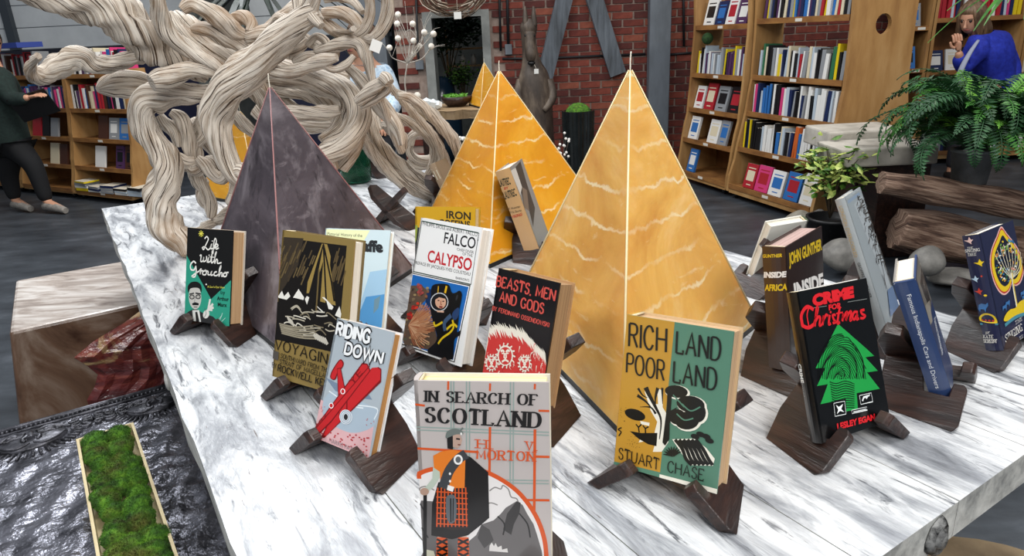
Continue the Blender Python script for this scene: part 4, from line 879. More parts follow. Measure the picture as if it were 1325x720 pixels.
bk('london', 'hardcover_book', 'tall pale grey blue book London Overlooked seen nearly edge on', '#a3acb0', '#9aa0a2', '#a3acb0', P2, a_london, s_london, ((1090,258),(1118,236),(1159.5,414),(1153,431)), ((1078,262),(1090,258),(1153,431),(1140,433)), crop=(1075,235,3.51), st='dark walnut stand under the tall pale grey book')
bk('indi', 'hardcover_book', 'slim dark blue book Famous Indianapolis Cars and Drivers seen spine on', '#2b3f69', '#2b3f69', '#8e8a84', P2, a_indi, s_indi, ((1184,366),(1187.5,322.5),(1236,487.4),(1232,511.8)), ((1160,373),(1184,366),(1232,511.8),(1206,510)), crop=(1145,320,3.6), st='dark walnut stand with a wide flat board under the slim blue racing book', skw=dict(syaw=50))
bk('tree', 'hardcover_book', 'navy book The Singing Tree with a yellow and red tree emblem, rightmost on the table', '#1d2140', '#1d2140', '#1d2140', P2, a_tree, s_tree, ((1268,303),(1311,285),None,(1298,452.5)), ((1244,306),(1268,303),(1298,452.5),(1276.7,455)), crop=(1240,280,4), coat=.8, st='dark walnut stand under the navy tree book at the right end', skw=dict(syaw=28))
# small books turned away, at the back of the table
def onb(px, py, z, yaw, tilt, W, H, T, roll=0): q = PZ(px, py, TZ+z); return (q.x, q.y, yaw, tilt, W, H, T, z, roll)
pz = onb(1004, 350, .032, 200, 20, .10, .145, .022); pz = (pz[0]+.02, pz[1]+.02)+pz[2:]
def s_small(p):
    p.h = solve_h([(0,0),(1,0),(1,1),(0,1)], [(0,1),(1,1),(1,0),(0,0)]); p.crop = (0, 0, 1)
    p.poly('#e6e6da', [(.15,.10),(.85,.10),(.85,.115),(.15,.115)])
    for k in range(3): p.line('#d8dccc', [(.25,.2+.05*k),(.8,.2+.05*k)], 14)
book('hardcover_book', 'small white book with a green spine turned away behind the brown Africa book', pz, '#dcdad0', '#3d4a2c', '#dcdad0', P2, None, s_small, None, [(0,0),(1,0),(1,1),(0,1)])
stand_for('reddish walnut stand turned away behind the brown Africa book', pz)
pz2 = onb(590, 266, .03, 72, 24, .10, .16, .026)
book('hardcover_book', 'worn tan book standing alone by the driftwood loop, spine toward us', pz2, '#8e7a62', '#a5927a', '#8e7a62', P2, None, s_small, None, [(0,0),(1,0),(1,1),(0,1)])
stand_for('dark walnut stand by the driftwood loop under the worn tan book', pz2)
q = PZ(524, 288); stand('dark walnut book stand seen empty from behind, left of the mustard yellow book', q.x, q.y, 150, .14, .02, 18)
q = PZ(500, 228); stand('dark walnut book stand far back beside the green glass jar', q.x, q.y+.05, 120, .14, .02, 18)
q = PZ(1262, 360)
# ------------------------------------------------------------------ driftwood
M_drift = NM('driftwood_grain', [(.30, '#6a5644'), (.42, '#ab9c8b'), (.52, '#d3c8ba'), (.72, '#e4dccf')], 5.0, (5, 1.3, 1), 8, .68, .55, coord='UV', dist=.35, spec=.25, bdist=.005)
mixover(M_drift, None, 3, (14, 1.6, 1), .535, .60, 6, color='#3d2c1e', coord='UV', dist=.3)
mixover(M_drift, None, 4, (1, 1, 1), .54, .74, 5, color='#93714d')
dw = empty('driftwood_sculpture', 'huge tangled sculpture of pale twisted driftwood vines standing at the back of the white table', 'sculpture', loc=PZ(240, 318))
def branch(P, D, r=None, name='branch', lobes=3, amp=.16, tw=9, n=18, seed=[0], flat=1.0, sub=6):
    """P: (x,y,radius px), D: start and end distance"""
    seed[0] += 1; N = len(P)
    pts = []; rad = []
    for i, (x, y, rr) in enumerate(P):
        d = D[0]+(D[1]-D[0])*i/(N-1) if len(D) == 2 else D[i]
        q = PY(x, y, d); pts.append(q-dw.location); rad.append(max(.003, rr*depth_of(q)/FPX))
    MB().tube(pts, rad, n, lobes=lobes, amp=amp, twist=tw, seed=seed[0], flat=flat, sub=sub, grain=True).build(name, M_drift, dw)
B = branch
B([(20,-14,12),(52,-4,14),(88,2,20),(125,8,24),(160,28,26),(190,48,26),(212,66,22),(240,84,16),(268,100,8)], (1.85, 2.15), amp=.24, tw=14, sub=8)
B([(198,-22,9),(204,0,10),(209,24,11),(222,48,11),(248,66,10),(278,84,10),(300,98,8)], (1.95, 2.05))
B([(50,72,4),(40,86,6),(44,98,9),(58,98,11),(78,84,14),(100,74,14),(124,84,12),(155,80,10),(185,70,10),(215,74,12),(245,86,10)], (1.8, 2.1), amp=.2, tw=12)
B([(126,116,4),(140,112,14),(160,108,18),(182,108,15),(205,112,8)], (2.1, 2.2), amp=.1, tw=3)
B([(196,108,10),(210,103,14),(228,96,13),(248,90,10),(272,92,9),(292,100,6)], (1.95, 2.05), amp=.1)
B([(290,116,8),(262,120,11),(232,122,14),(204,126,18),(187,134,17),(184,152,15),(192,172,15),(204,192,16),(216,214,17),(214,236,19),(209,262,19),(213,286,20),(226,306,18),(240,316,15),(246,330,9)], (2.1, 1.95), amp=.2, tw=7, sub=7)
B([(410,12,13),(388,28,17),(366,46,18),(340,72,20),(314,98,22),(292,122,22),(280,150,19),(284,178,16),(292,204,14),(305,226,12),(316,236,9)], (2.0, 1.98), amp=.17, tw=5, sub=7)
B([(395,26,11),(402,8,10),(408,-16,9)], (2.0, 1.98), lobes=2); B([(392,26,9),(386,6,7),(380,-16,7)], (2.0, 2.02)); B([(372,26,7),(360,22,5),(350,34,4),(342,46,4)], (2.05, 2.1))
B([(416,34,5),(402,22,8),(392,18,10)], (1.97, 2.0), n=12)
B([(236,14,6),(248,6,9),(268,14,11),(288,26,13),(304,40,11),(316,44,7)], (2.05, 2.1)); B([(300,24,6),(316,22,9),(326,32,8),(322,42,5)], (2.15, 2.1))
B([(248,38,5),(268,38,9),(292,48,11),(316,58,11),(338,68,8),(352,72,5)], (2.1, 2.12)); B([(216,18,8),(228,34,11),(250,52,12),(276,64,12),(306,76,12),(330,84,7)], (2.2, 2.2)); B([(228,22,10),(246,34,12),(262,44,10)], (2.25, 2.2))
B([(318,50,7),(338,42,9),(360,38,8),(382,36,6)], (2.1, 2.1)); B([(345,36,5),(365,20,7),(382,6,6),(392,-10,5)], (2.12, 2.2)); B([(352,44,4),(372,28,4),(380,12,4)], (2.1, 2.1), n=10)
B([(488,-30,8),(500,-6,10),(501,18,10),(494,38,9),(482,50,7),(470,48,5)], (2.0, 2.05), lobes=2, amp=.1, flat=.75); B([(464,-30,7),(476,-8,8),(479,14,8),(474,34,8),(462,46,6),(448,50,4)], (2.02, 2.06), lobes=2, amp=.1, flat=.75)
B([(418,18,7),(436,16,8),(454,22,8),(466,34,7),(470,48,5)], (2.1, 2.08), lobes=2); B([(420,0,4),(440,-4,6),(458,4,5),(470,16,4)], (2.2, 2.15), n=10); B([(432,40,3),(450,42,3),(458,37,4)], (2.1, 2.0), n=10); B([(428,-8,5),(442,-20,5)], (2.1, 2.1), n=10)
B([(346,92,8),(374,94,9),(398,86,9),(420,78,9),(436,74,5)], (2.02, 2.0), lobes=2); B([(408,68,6),(430,60,8),(452,54,8),(466,58,8),(474,74,8),(479,92,6),(482,106,4)], (2.05, 2.05)); B([(412,24,6),(432,38,8),(456,52,7),(472,62,5)], (2.12, 2.12)); B([(418,84,4),(432,90,5),(448,84,5),(458,72,4)], (2.0, 2.02), n=10)
B([(392,48,6),(404,56,7),(420,64,7),(436,72,6)], (2.15, 2.1)); B([(370,70,8),(385,62,8),(395,52,7)], (2.06, 2.1)); B([(398,60,4),(408,48,5),(420,52,5),(426,62,4)], (2.05, 2.05), n=10); B([(380,82,5),(398,72,6),(412,72,5)], (2.04, 2.05), n=10)
B([(348,104,10),(380,102,13),(412,106,15),(440,116,17),(458,134,18),(462,156,17),(452,176,16),(434,192,15),(416,202,12)], (2.25, 2.1), amp=.18, tw=4, sub=7)
B([(360,118,8),(392,120,9),(420,130,10),(438,146,10),(436,166,9),(418,184,9)], (2.35, 2.2)); B([(466,150,9),(462,176,11),(452,200,11),(442,218,9)], (2.2, 2.2)); B([(418,196,8),(424,206,9),(432,220,7)], (2.12, 2.15))
B([(364,148,9),(392,147,10),(420,146,9),(440,142,6)], (2.15, 2.15)); B([(352,128,6),(372,134,7),(396,150,6)], (2.4, 2.3)); B([(360,84,8),(392,90,9),(426,94,8),(452,98,8)], (2.5, 2.5)); B([(330,140,9),(360,160,10),(398,164,9),(430,160,8)], (2.5, 2.5))
B([(446,84,6),(462,98,8),(478,116,10),(492,136,11),(506,152,10),(516,170,7),(520,188,4)], (2.1, 2.1), amp=.12, tw=3); B([(462,132,6),(474,122,8),(486,112,8),(498,104,7)], (2.0, 1.97), lobes=2); B([(494,100,8),(500,103,9),(504,108,7)], (1.96, 1.95), lobes=2, amp=.06); B([(468,140,4),(484,130,5),(500,118,5),(504,108,4)], (2.02, 1.98), n=10)
B([(462,158,6),(474,186,7),(492,210,8),(516,232,8),(544,246,8),(570,252,7),(588,246,5)], (2.3, 2.6)); B([(474,152,7),(488,182,8),(508,206,9),(532,226,9),(560,238,8),(584,238,6)], (2.35, 2.62)); B([(466,168,4),(482,200,5),(506,228,5),(534,248,5),(560,258,4)], (2.25, 2.55), n=12)
B([(504,110,4),(522,132,5),(540,152,5),(558,172,5),(572,196,6),(578,222,6),(574,246,5)], (2.15, 2.6), n=12); B([(508,118,5),(536,132,7),(562,152,8),(584,178,8),(596,206,7),(594,232,6),(582,252,5)], (2.25, 2.62)); B([(514,124,4),(530,126,6),(548,138,6),(556,150,4)], (2.1, 2.15), n=12)
B([(512,150,5),(530,158,6),(550,174,6),(562,192,6),(560,214,6),(548,238,4)], (2.35, 2.6), n=12); B([(530,188,5),(534,176,6),(548,170,6),(562,178,6),(566,194,6),(556,206,6),(540,206,6),(530,196,5),(531,186,4)], (2.62, 2.62), n=12); B([(528,206,6),(540,214,6),(556,212,6),(566,202,5)], (2.64, 2.64), n=12); B([(552,226,6),(562,244,6),(580,250,6)], (2.6, 2.6), n=12)
B([(488,120,4),(500,146,5),(508,172,5),(520,196,5)], (2.0, 2.2), n=12); B([(500,158,8),(516,176,9),(522,190,6)], (2.2, 2.3))
# twisted thin vines at the lower left
B([(222,146,6),(234,154,9),(242,172,9),(246,192,9),(250,208,6)], (2.15, 2.15)); B([(262,136,6),(264,150,8),(254,166,7),(250,184,8),(256,200,7),(250,216,6)], (2.3, 2.25)); B([(272,140,5),(258,156,6),(264,174,7),(252,190,6)], (2.26, 2.26), n=12)
B([(214,200,7),(228,206,9),(242,212,10),(254,210,7)], (2.1, 2.12), lobes=2); B([(238,206,6),(252,220,9),(264,212,7),(274,208,7),(286,222,9),(298,218,6)], (2.12, 2.1), amp=.1); B([(256,206,6),(266,214,8),(276,226,8),(288,232,7),(298,220,6),(304,232,7),(302,248,6),(296,262,5),(300,250,4)], (2.08, 2.05), amp=.1)
B([(248,216,7),(256,232,9),(266,246,7),(272,262,8),(274,280,6)], (2.15, 2.2)); B([(264,232,6),(260,250,7),(264,262,6),(274,270,5)], (2.18, 2.2), n=12); B([(262,292,4),(276,288,5),(290,280,7),(304,270,8),(318,262,6)], (2.25, 2.1)); B([(228,316,5),(250,304,6),(270,292,5),(284,286,4)], (2.0, 2.25), n=12)
B([(318,108,8),(336,126,9),(348,144,9),(360,150,6)], (2.2, 2.2)); B([(246,158,9),(268,182,10),(288,204,9),(302,222,6)], (2.35, 2.3)); B([(296,142,7),(314,160,8),(332,174,7)], (2.3, 2.3)); B([(318,70,8),(330,94,9),(342,112,8),(352,128,6)], (2.4, 2.4)); B([(302,226,8),(312,222,11),(320,232,11),(316,244,8)], (1.98, 1.97), lobes=2); B([(206,150,6),(214,160,8),(226,170,9),(232,190,6)], (2.2, 2.2))
B([(290,92,14),(330,98,16),(372,104,16),(420,112,12)], (2.6, 2.6)); B([(240,70,14),(290,84,15),(340,60,13),(390,70,12)], (2.65, 2.65)); B([(440,120,10),(470,140,11),(490,170,9)], (2.5, 2.5))
q = PY(472, 52, 1.97); tg = MB(); tg.box((-.012, -.001, -.026), (.016, .001, .004)); o = tg.build('paper_tag', flat('#e9e7e2', .7)); o.location = PY(487, 54, 1.96); o.rotation_euler = (0, R_(24), 0); tag(o, 'white paper tag hanging from the top right loop of the driftwood', 'tag')
# green glass jar
gl = bpy.data.materials.new('green_glass'); gl.use_nodes = True; b = gl.node_tree.nodes['Principled BSDF']; b.inputs['Base Color'].default_value = hexc('#2f7a5a'); b.inputs['Transmission Weight'].default_value = .85; b.inputs['Roughness'].default_value = .08; b.inputs['IOR'].default_value = 1.3
q = PZ(462, 236); R0 = 20*depth_of(q)/FPX
g = MB(); g.lathe([(0, .002), (R0*.8, .002), (R0*.98, .012), (R0, .06), (R0*1.0, .17), (R0*.8, .21), (R0*.45, .235), (R0*.45, .27), (R0*.52, .275), (R0*.52, .282), (R0*.4, .282), (R0*.4, .235), (R0*.76, .205), (R0*.96, .168), (R0*.96, .06), (R0*.9, .016), (0, .01)], 28)
o = g.build('glass_jar', gl); o.location = (q.x, q.y, TZ); tag(o, 'round green glass jar on the white table behind the plum pyramid candle', 'jar')
# ------------------------------------------------------------------ petrified wood block, carved table, moss planter at lower left
M_pet = NM('petrified_wood_side', [(.34, '#3d2519'), (.48, '#6f5442'), (.64, '#a89686')], 4, (1, 1, .6), 8, .35, .3, coat=.3, dist=.8)
M_pett = NM('petrified_wood_top', [(.3, '#6f5f56'), (.48, '#b3a69c'), (.65, '#ddd6cf')], 5, (1, 4, 1), 9, .3, .2, coat=.3, dist=.6, rotz=.5)
M_red = NM('red_jasper', [(.3, '#2e1517'), (.48, '#6a2a27'), (.6, '#8e4638'), (.72, '#b08a6a')], 4, (1, 1, 2.2), 9, .3, .9, 7, coat=.4, dist=1.5, bdist=.02)
mixover(M_red, None, 2.2, (1, 1, 3), .56, .62, 7, color='#c0a070', dist=1)
bz = .5; c1 = PZ(12, 430, bz); c2 = PZ(20, 363, bz); c3 = PZ(185, 392, bz); dirx = (c3-c1).normalized(); L = .92; diry = (c2-c1).normalized()
blk = empty('petrified_wood_block', 'polished petrified wood block table with a rough red face, left of the white table', 'table', loc=(c1.x, c1.y, 0))
o_ = [Vector((0, 0, 0)), dirx*L, dirx*L+diry*.66, diry*(c2-c1).length]; 
bot = [Vector((-.08, -.02, 0)), dirx*L, dirx*L+diry*.66, diry*.66+Vector((-.03, 0, 0))]
for v in o_+bot: v.z = 0
mb = MB(); mb.hexa([v for v in bot]+[v+Vector((0, 0, bz)) for v in o_], [0, 1, 0, 0, 0, 0])
mb.build('polished_block', [M_pet, M_pett], blk, bevel=.012, seg=2)
rk = MB(); n, m_ = 26, 12; rg = random.Random(4); prof = [(.36, .02), (.33, .12), (.37, .22), (.335, .30), (.36, .34), (.44, .40), (.56, .47), (.9, .48)]
g_ = []
for i in range(n):
    t = i/(n-1)
    for j in range(m_):
        s = j/(m_-1); z = s*.485; x0 = .19+.03*math.sin(z*30)+max(0, z-.36)*1.7; x = x0+(.93-x0)*t
        bump = .045*math.sin(min(1, t*4)*1.57)*math.sin(min(1, (1-s)*4)*1.57)+rg.uniform(0, .022)*(1 if 0 < i < n-1 else 0)
        p = dirx*x+Vector((0, 0, z)); p -= diry*bump*1.0; p -= diry*.003; g_.append(p)
for i in range(n-1):
    for j in range(m_-1): rk.face([g_[i*m_+j], g_[(i+1)*m_+j], g_[(i+1)*m_+j+1], g_[i*m_+j+1]])
ob = rk.build('rough_stone_face', M_red, blk); ob.modifiers.new('w', 'WELD').merge_threshold = .0004; sd = ob.modifiers.new('s', 'SOLIDIFY'); sd.thickness = .02
# carved metal-topped table
M_ham = NM('hammered_dark_metal', [(.35, '#45454b'), (.6, '#8a8a93')], 9, (1, 1, 1), 4, .26, 1.0, 22, metal=.75, dist=1.2, bdist=.014)
M_carv = NM('carved_dark_metal', [(.35, '#26262a'), (.65, '#66666d')], 30, (1, 1, 1), 4, .38, .3, metal=.6)
cz = .45; a1 = PZ(-60, 574, cz); a2 = PZ(238, 491, cz); dx_ = (a2-a1).normalized(); dy_ = Vector((dx_.y, -dx_.x, 0)); Lc = 1.30
ct = empty('carved_table', 'low dark metal topped table with two lion masks on its rim, under the moss planter', 'table', loc=(a1.x, a1.y, 0))
ct.rotation_euler = (0, 0, math.atan2(dx_.y, dx_.x))   # local x along the rim, local -y towards the camera
Wt = (a2-a1).length+.03; Dt = 1.15
top = MB(); nx, ny = 60, 76; hh = lambda x, y: .0026*math.sin(x*52+2*math.sin(y*9))*math.sin(y*70+1.5*math.sin(x*13))+.002*math.sin(x*90+y*30)
vs = [[Vector((Wt*i/nx, -Dt*j/ny, cz-.008+(hh(Wt*i/nx, Dt*j/ny) if Dt*j/ny > .13 else 0))) for j in range(ny+1)] for i in range(nx+1)]
base = len(top.v)
for i in range(nx+1):
    for j in range(ny+1): top.v.append(tuple(vs[i][j]))
for i in range(nx):
    for j in range(ny):
        a = i*(ny+1)+j; top.f.append((a, a+1, a+ny+2, a+ny+1)); top.m.append(0); top.sm.append(True)
top.build('hammered_top', M_ham, ct)
bx_ = MB(); bx_.box((0, -Dt, cz-.09), (Wt, 0, cz-.016)); bx_.build('table_frame', M_carv, ct)
for sx in (.05, Wt-.13):
    for sy in (-.12, -Dt+.04): MB().box((sx, sy, 0), (sx+.08, sy+.08, cz-.09)).build('leg', M_carv, ct)
rim = MB(); rim.tube([(0, -.004, cz-.004), (Wt, -.004, cz-.004)], .008, 8, smooth=False); rim.tube([(0, -.028, cz-.006), (Wt, -.028, cz-.006)], .004, 8, smooth=False); rim.tube([(.004, 0, cz-.004), (.004, -Dt, cz-.004)], .007, 8, smooth=False); rim.build('rim', M_carv, ct)
bd = MB()
for i in range(int(Wt/.011)): bd.sphere((.006+i*.011, -.016, cz-.004), .0045, 6)
tag(bd.build('beading', M_carv, ct), kind='stuff')
def mask(cx, s=1.0):
    m = MB(); Z = cz-.006
    def T(x, y): return (cx+x*s, -.105-y*s, Z+.015*s*max(0, 1-(x/.075)**2-(y/.0525)**2)**.5)
    m.sphere((cx, -.105, Z), .05*s, 16, sc_=(1.5, 1.05, .30))
    for sgn in (-1, 1):
        m.tube([T(sgn*.012, -.012), T(sgn*.035, -.034), T(sgn*.062, -.036), T(sgn*.082, -.022)], [.004, .006, .006, .003], 8)
        for k in range(3): m.tube([T(sgn*(.014+k*.002), -.004+k*.004), T(sgn*.04, -.022+k*.009), T(sgn*(.064-k*.006), -.012+k*.006)], [.003, .0045, .002], 6)
        m.sphere(T(sgn*.038, -.010), .012*s, 10, sc_=(1.3, .8, .7))
        m.tube([T(sgn*.006, .0), T(sgn*.018, .016), T(sgn*.012, .026)], [.005, .006, .004], 8)
        m.tube([T(sgn*.004, .034), T(sgn*.03, .040), T(sgn*.055, .026), T(sgn*.07, .004)], [.003, .0045, .004, .002], 8)
    m.tube([T(0, -.02), T(0, .0), T(0, .022)], [.005, .008, .010], 8)
    for k in range(23):
        a = R_(-8+k*196/22); r0, r1 = .062, .088
        m.tube([T(r0*1.35*math.cos(a), r0*.95*math.sin(a)), T(r1*1.25*math.cos(a), r1*.98*math.sin(a))], [.0045, .003], 6, smooth=False)
    m.build('lion_mask', M_carv, ct)
def atl(px, py):
    q = PZ(px, py, cz)-a1; return q.dot(dx_)
mask(atl(42, 582), 1.08); mask(atl(204, 533), 1.0)
rg = random.Random(5)
for k in range(5):
    m = MB(); cx = atl(98+k*16, 560-k*5); Z = cz-.006
    for j in range(4): 
        a0 = rg.uniform(0, 6); P = [(cx+.016*(1-t/9)*math.cos(a0+t*.8), -.062-j*.016+.012*(1-t/9)*math.sin(a0+t*.8), Z+.003) for t in range(8)]
        m.tube(P, [.004]*7+[.002], 6, sub=2)
    m.build('scroll_relief', M_carv, ct)
# planter box of moss
pzz = cz+.012; q1 = PZ(99, 571, pzz+.05); q2 = PZ(175, 546, pzz+.05); q3 = PZ(128, 722, pzz+.05); q4 = PZ(232, 722, pzz+.05)
dd = ((q3-q1).normalized()+(q4-q2).normalized()).normalized(); ww = (q2-q1).length*.96; pl = empty('moss_planter', 'narrow pale wooden trough filled with mounds of green moss on the carved table', 'planter', loc=(q1.x, q1.y, pzz)); pl.rotation_euler = (0, 0, math.atan2(dd.y, dd.x)+R_(90))
LP = .62; M_pale = NM('pale_planter_wood', [(.3, '#b9a67e'), (.6, '#dccba0')], 6, (4, .5, 1), 5, .55)
for nm_, a, b in (('side_board', (0, -LP, 0), (.006, 0, .055)), ('side_board', (ww-.006, -LP, 0), (ww, 0, .055)), ('end_board', (.006, -.006, 0), (ww-.006, 0, .055)), ('end_board', (.006, -LP, 0), (ww-.006, -LP+.006, .055)), ('base_board', (.006, -LP+.006, 0), (ww-.006, -.006, .02))):
    MB().box(a, b).build(nm_, M_pale, pl)
M_moss = NM('moss', [(.3, '#1b2f0b'), (.5, '#3c6a12'), (.7, '#6a9a24')], 40, rough=.9, bump=.6, bscale=200); mixover(M_moss, None, 6, (1, 1, 1), .56, .72, 4, color='#57521a')
rg = random.Random(11); mo = MB(); mounds = []
y = -.03
while y > -LP+.02:
    for x in ((.31, .70) if int(-y*100) % 2 else (.27, .5, .74)):
        mounds.append((ww*x+rg.uniform(-.006, .006), y+rg.uniform(-.012, .012), rg.uniform(.022, .031)))
    y -= .043
for (x, y, r) in mounds: mo.sphere((x, y, .048), r, 16, sc_=(1, 1, .75))
tag(mo.build('moss', M_moss, pl), kind='stuff')
tf = MB()
for (x, y, r) in mounds:
    for k in range(620):
        a = rg.uniform(0, 6.283); c = rg.uniform(.05, 1); s_ = math.sqrt(1-c*c); nrm = Vector((s_*math.cos(a), s_*math.sin(a), c)); p = Vector((x, y, .048))+Vector((nrm.x*r, nrm.y*r, nrm.z*r*.75))
        t = nrm.cross(Vector((rg.uniform(-1, 1), rg.uniform(-1, 1), rg.uniform(-1, 1)))).normalized()*.0010; tip = p+nrm*rg.uniform(.002, .0045)+t*rg.uniform(-2, 2)
        i = len(tf.v); tf.v += [tuple(p-t), tuple(p+t), tuple(tip)]; tf.f.append((i, i+1, i+2)); tf.m.append(0); tf.sm.append(False)
tag(tf.build('moss_tufts', M_moss, pl), kind='stuff')
# ------------------------------------------------------------------ bookcases
CN = dict(white='#e4e3df', grey='#8f9296', black='#17171a', navy='#1c2a52', blue='#2f6cb0', red='#a82530', pink='#cf3f78', yellow='#dcc21e', green='#2f6a48', cream='#d9cdb0', tan='#a98a5e', purple='#4d2f55', orange='#c8622c', brown='#4a2c20', pale='#b7c4cf')
UB = {}
def ubox(c):
    if c not in UB:
        b = MB(); b.box((0, 0, 0), (1, 1, 1), [0, 1, 0, 0, 0, 0]); UB[c] = b.mesh('shelf_book', [flat(CN[c], .4, 0, .2), flat('#cfc6b4', .8)])
    return UB[c]
BOOKS = []
PM = {}
def panelmesh(c):
    if c not in PM:
        b = MB(); b.box((.16, -.05, .30), (.84, 0, .72)); b.box((.16, -.05, .80), (.84, 0, .84)); b.box((.3, -.05, .12), (.7, 0, .16)); PM[c] = b.mesh('cover_panel', flat(CN[c], .4))
    return PM[c]
ORD = ['first', 'second', 'third', 'fourth', 'fifth', 'sixth', 'seventh', 'eighth', 'ninth', 'tenth', 'eleventh', 'twelfth', 'thirteenth', 'fourteenth', 'fifteenth', 'sixteenth']
def shelf_book(c, M, dims, where, row, how):
    P = M @ Vector((dims[0]/2, 0, dims[2]/2)); x, y = pjpt(P)
    if -12 < x < 1337 and -14 < y < 734: BOOKS.append((depth_of(P)*(1.0 if how != 's' else 1.0), c, M, dims, where, row, how, len(BOOKS)))
def place_books():
    cnt = {}; keep = sorted(BOOKS, key=lambda b: b[0])[:296]; keep_ids = {b[7] for b in keep}
    left = MB(); cols = sorted({b[1] for b in BOOKS}); mats = [flat(CN[c], .4, 0, .2) for c in cols]+[flat('#cfc6b4', .8)]
    tot = {}
    for b in BOOKS: k = (b[4], b[5], b[1], b[6]); tot[k] = tot.get(k, 0)+1
    for b in BOOKS:
        d, c, M, dims, where, row, how, i = b; k = (where, row, c, how); cnt[k] = cnt.get(k, 0)+1
        T = M @ Matrix.Diagonal((dims[0], dims[1], dims[2], 1))
        if i in keep_ids:
            o = inst('shelf_book', ubox(c), None, T); n = ORD[cnt[k]-1]
            if how == 's': lab = ('only %s spine' % c if tot[k] == 1 else '%s %s spine from the left' % (n, c))
            elif how == 'f': lab = ('cover-out %s book' % c if tot[k] == 1 else '%s cover-out %s book from the left' % (n, c))
            else: lab = ('flat %s book' % c if tot[k] == 1 else '%s flat %s book, counting upward from the left' % (n, c))
            if how == 'f': pc = rnd.choice([q for q in ('white', 'black', 'red', 'blue', 'cream', 'grey') if q != c]); inst('cover_panel', panelmesh(pc), o)
            tag(o, '%s, %s shelf, %s' % (lab, row, where), 'book', 'books on the %s shelf of the %s' % (row, where))
        else:
            left.box((0, 0, 0), (1, 1, 1), [cols.index(c), len(cols), cols.index(c), cols.index(c), cols.index(c), cols.index(c)], T=T)
    if left.v: tag(left.build('distant_books', mats), 'remaining distant books packed on the farthest shelves behind the rest', 'books', kind='stuff')
def bookcase(label, p, e, W, D, zs, offs, H, tag_, rows, sides=(True, True), top=False, th=.028, back=True, lean=0, openrow=()):
    """p = front left foot, e = unit direction along the front, n = into the depth"""
    e = Vector((e[0], e[1], 0)).normalized(); n = Vector((-e.y, e.x, 0)); p = Vector((p[0], p[1], 0))
    root = empty('bookcase', label, 'bookcase', loc=p, rz=math.atan2(e.y, e.x))
    def off(z):
        if z <= zs[0]: return offs[0]
        for i in range(len(zs)-1):
            if z <= zs[i+1]:
                t = (z-zs[i])/(zs[i+1]-zs[i]); t = t*t*(3-2*t); return offs[i]+(offs[i+1]-offs[i])*t
        return offs[-1]-(z-zs[-1])*.05
    Z = [.06+(H-.06)*i/14 for i in range(15)]
    for k, x in enumerate((0, W-th)):
        if sides[k]:
            P = [(x, off(z)-.012, z) for z in Z]+[(x, D, H), (x, D, .06)]
            MB().prism(P, (th, 0, 0)).build('side_panel', M_wood, root)
    for z in zs: 
        s = MB(); s.box((th, off(z), z-.03), (W-th, D-.01, z-.008)); s.build('shelf', M_shelf, root)
        s = MB(); s.box((th, off(z)-.012, z-.034), (W-th, off(z), z+.006)); se_ = s.build('shelf_edge', M_shelf, root)
        if tag_ != 'leftmost far bookcase': s = MB(); s.box((W*.46, off(z)-.014, z-.026), (W*.46+.07, off(z)-.012, z-.004)); s.build('shelf_label', flat('#dcd8ce', .7), se_)
    pb = MB(); pb.box((th, off(.06)-.005, .05), (W-th, off(.06)+.02, zs[0]-.034)); pb.build('plinth', M_wood, root)
    if back:
        bz = H if back is True else back
        b = MB(); b.box((th, D-.012, .06), (W-th, D, bz)); b.build('back_panel', M_woodd, root)
    for x in (.06, W-.1):
        c = MB().lathe([(0, -.012), (.03, -.012), (.034, 0), (.03, .012), (0, .012)], 14, T=Matrix.Translation((x, off(.1)+.05, .035)) @ Matrix.Rotation(R_(90), 4, 'Y')); c.build('caster', M_black, root)
    lt = MB(); 
    rg = random.Random(hash(tag_) % 1000 if False else sum(map(ord, tag_)))
    base = Matrix.Translation(p) @ Matrix.Rotation(math.atan2(e.y, e.x), 4, 'Z')
    for i, (z, row) in enumerate(zip(zs, rows)):
        if row is None: continue
        nm = (['bottom', 'second lowest', 'middle', 'second highest', 'top'] if len(zs) == 5 else ['bottom', 'second lowest', 'second highest', 'top'])[i]
        hi = ((zs[i+1]-z-.045) if i+1 < len(zs) else .27)
        kind, cols = row[0], row[1]; x0, x1 = row[2] if len(row) > 2 else (.02, 1)
        x = th+.01+x0*(W-2*th); xe = th+(W-2*th)*x1-.012; yo = off(z)+.012; ci = 0
        while x < xe:
            c = cols[ci] if kind == 'f' and ci < len(cols) else rg.choice(cols); ci += 1
            if kind == 's':
                t = rg.uniform(.014, .036)*row[3] if len(row) > 3 else rg.uniform(.014, .036); h = min(hi, rg.uniform(.17, .25)); d = rg.uniform(.12, .17)
                if x+t > xe+.01: break
                ln = lean+rg.choice((0, 0, 0, .03, -.03, .06)); shelf_book(c, base @ Matrix.Translation((x, yo+rg.uniform(0, .015), z-.0075)) @ Matrix.Rotation(ln, 4, 'Y') @ Matrix.Rotation(-R_(row[4] if len(row) > 4 else 3), 4, 'X'), (t, d, h), tag_, nm, 's'); x += t+rg.uniform(.001, .004)+(abs(ln)*.1)
            elif kind == 'f':
                wd = rg.uniform(.12, .16); h = min(hi, rg.uniform(.19, .23)); 
                if ci > len(cols) or x+wd > xe+.03: break
                if c:
                    shelf_book(c, base @ Matrix.Translation((x, yo+.02, z-.002)) @ Matrix.Rotation(-R_(14), 4, 'X'), (wd, .02, h), tag_, nm, 'f')
                x += wd+rg.uniform(.01, .03)
            else:
                hz = z-.002
                for q in range(rg.randint(3, 5)):
                    t = rg.uniform(.015, .03); c = rg.choice(cols)
                    if hz+t-z > hi: break
                    shelf_book(c, base @ Matrix.Translation((x+rg.uniform(0, .02), yo-.04, hz)) @ Matrix.Rotation(rg.uniform(-.1, .1), 4, 'Z'), (.19, .15, t), tag_, nm, 'l'); hz += t+.001
                x += .21
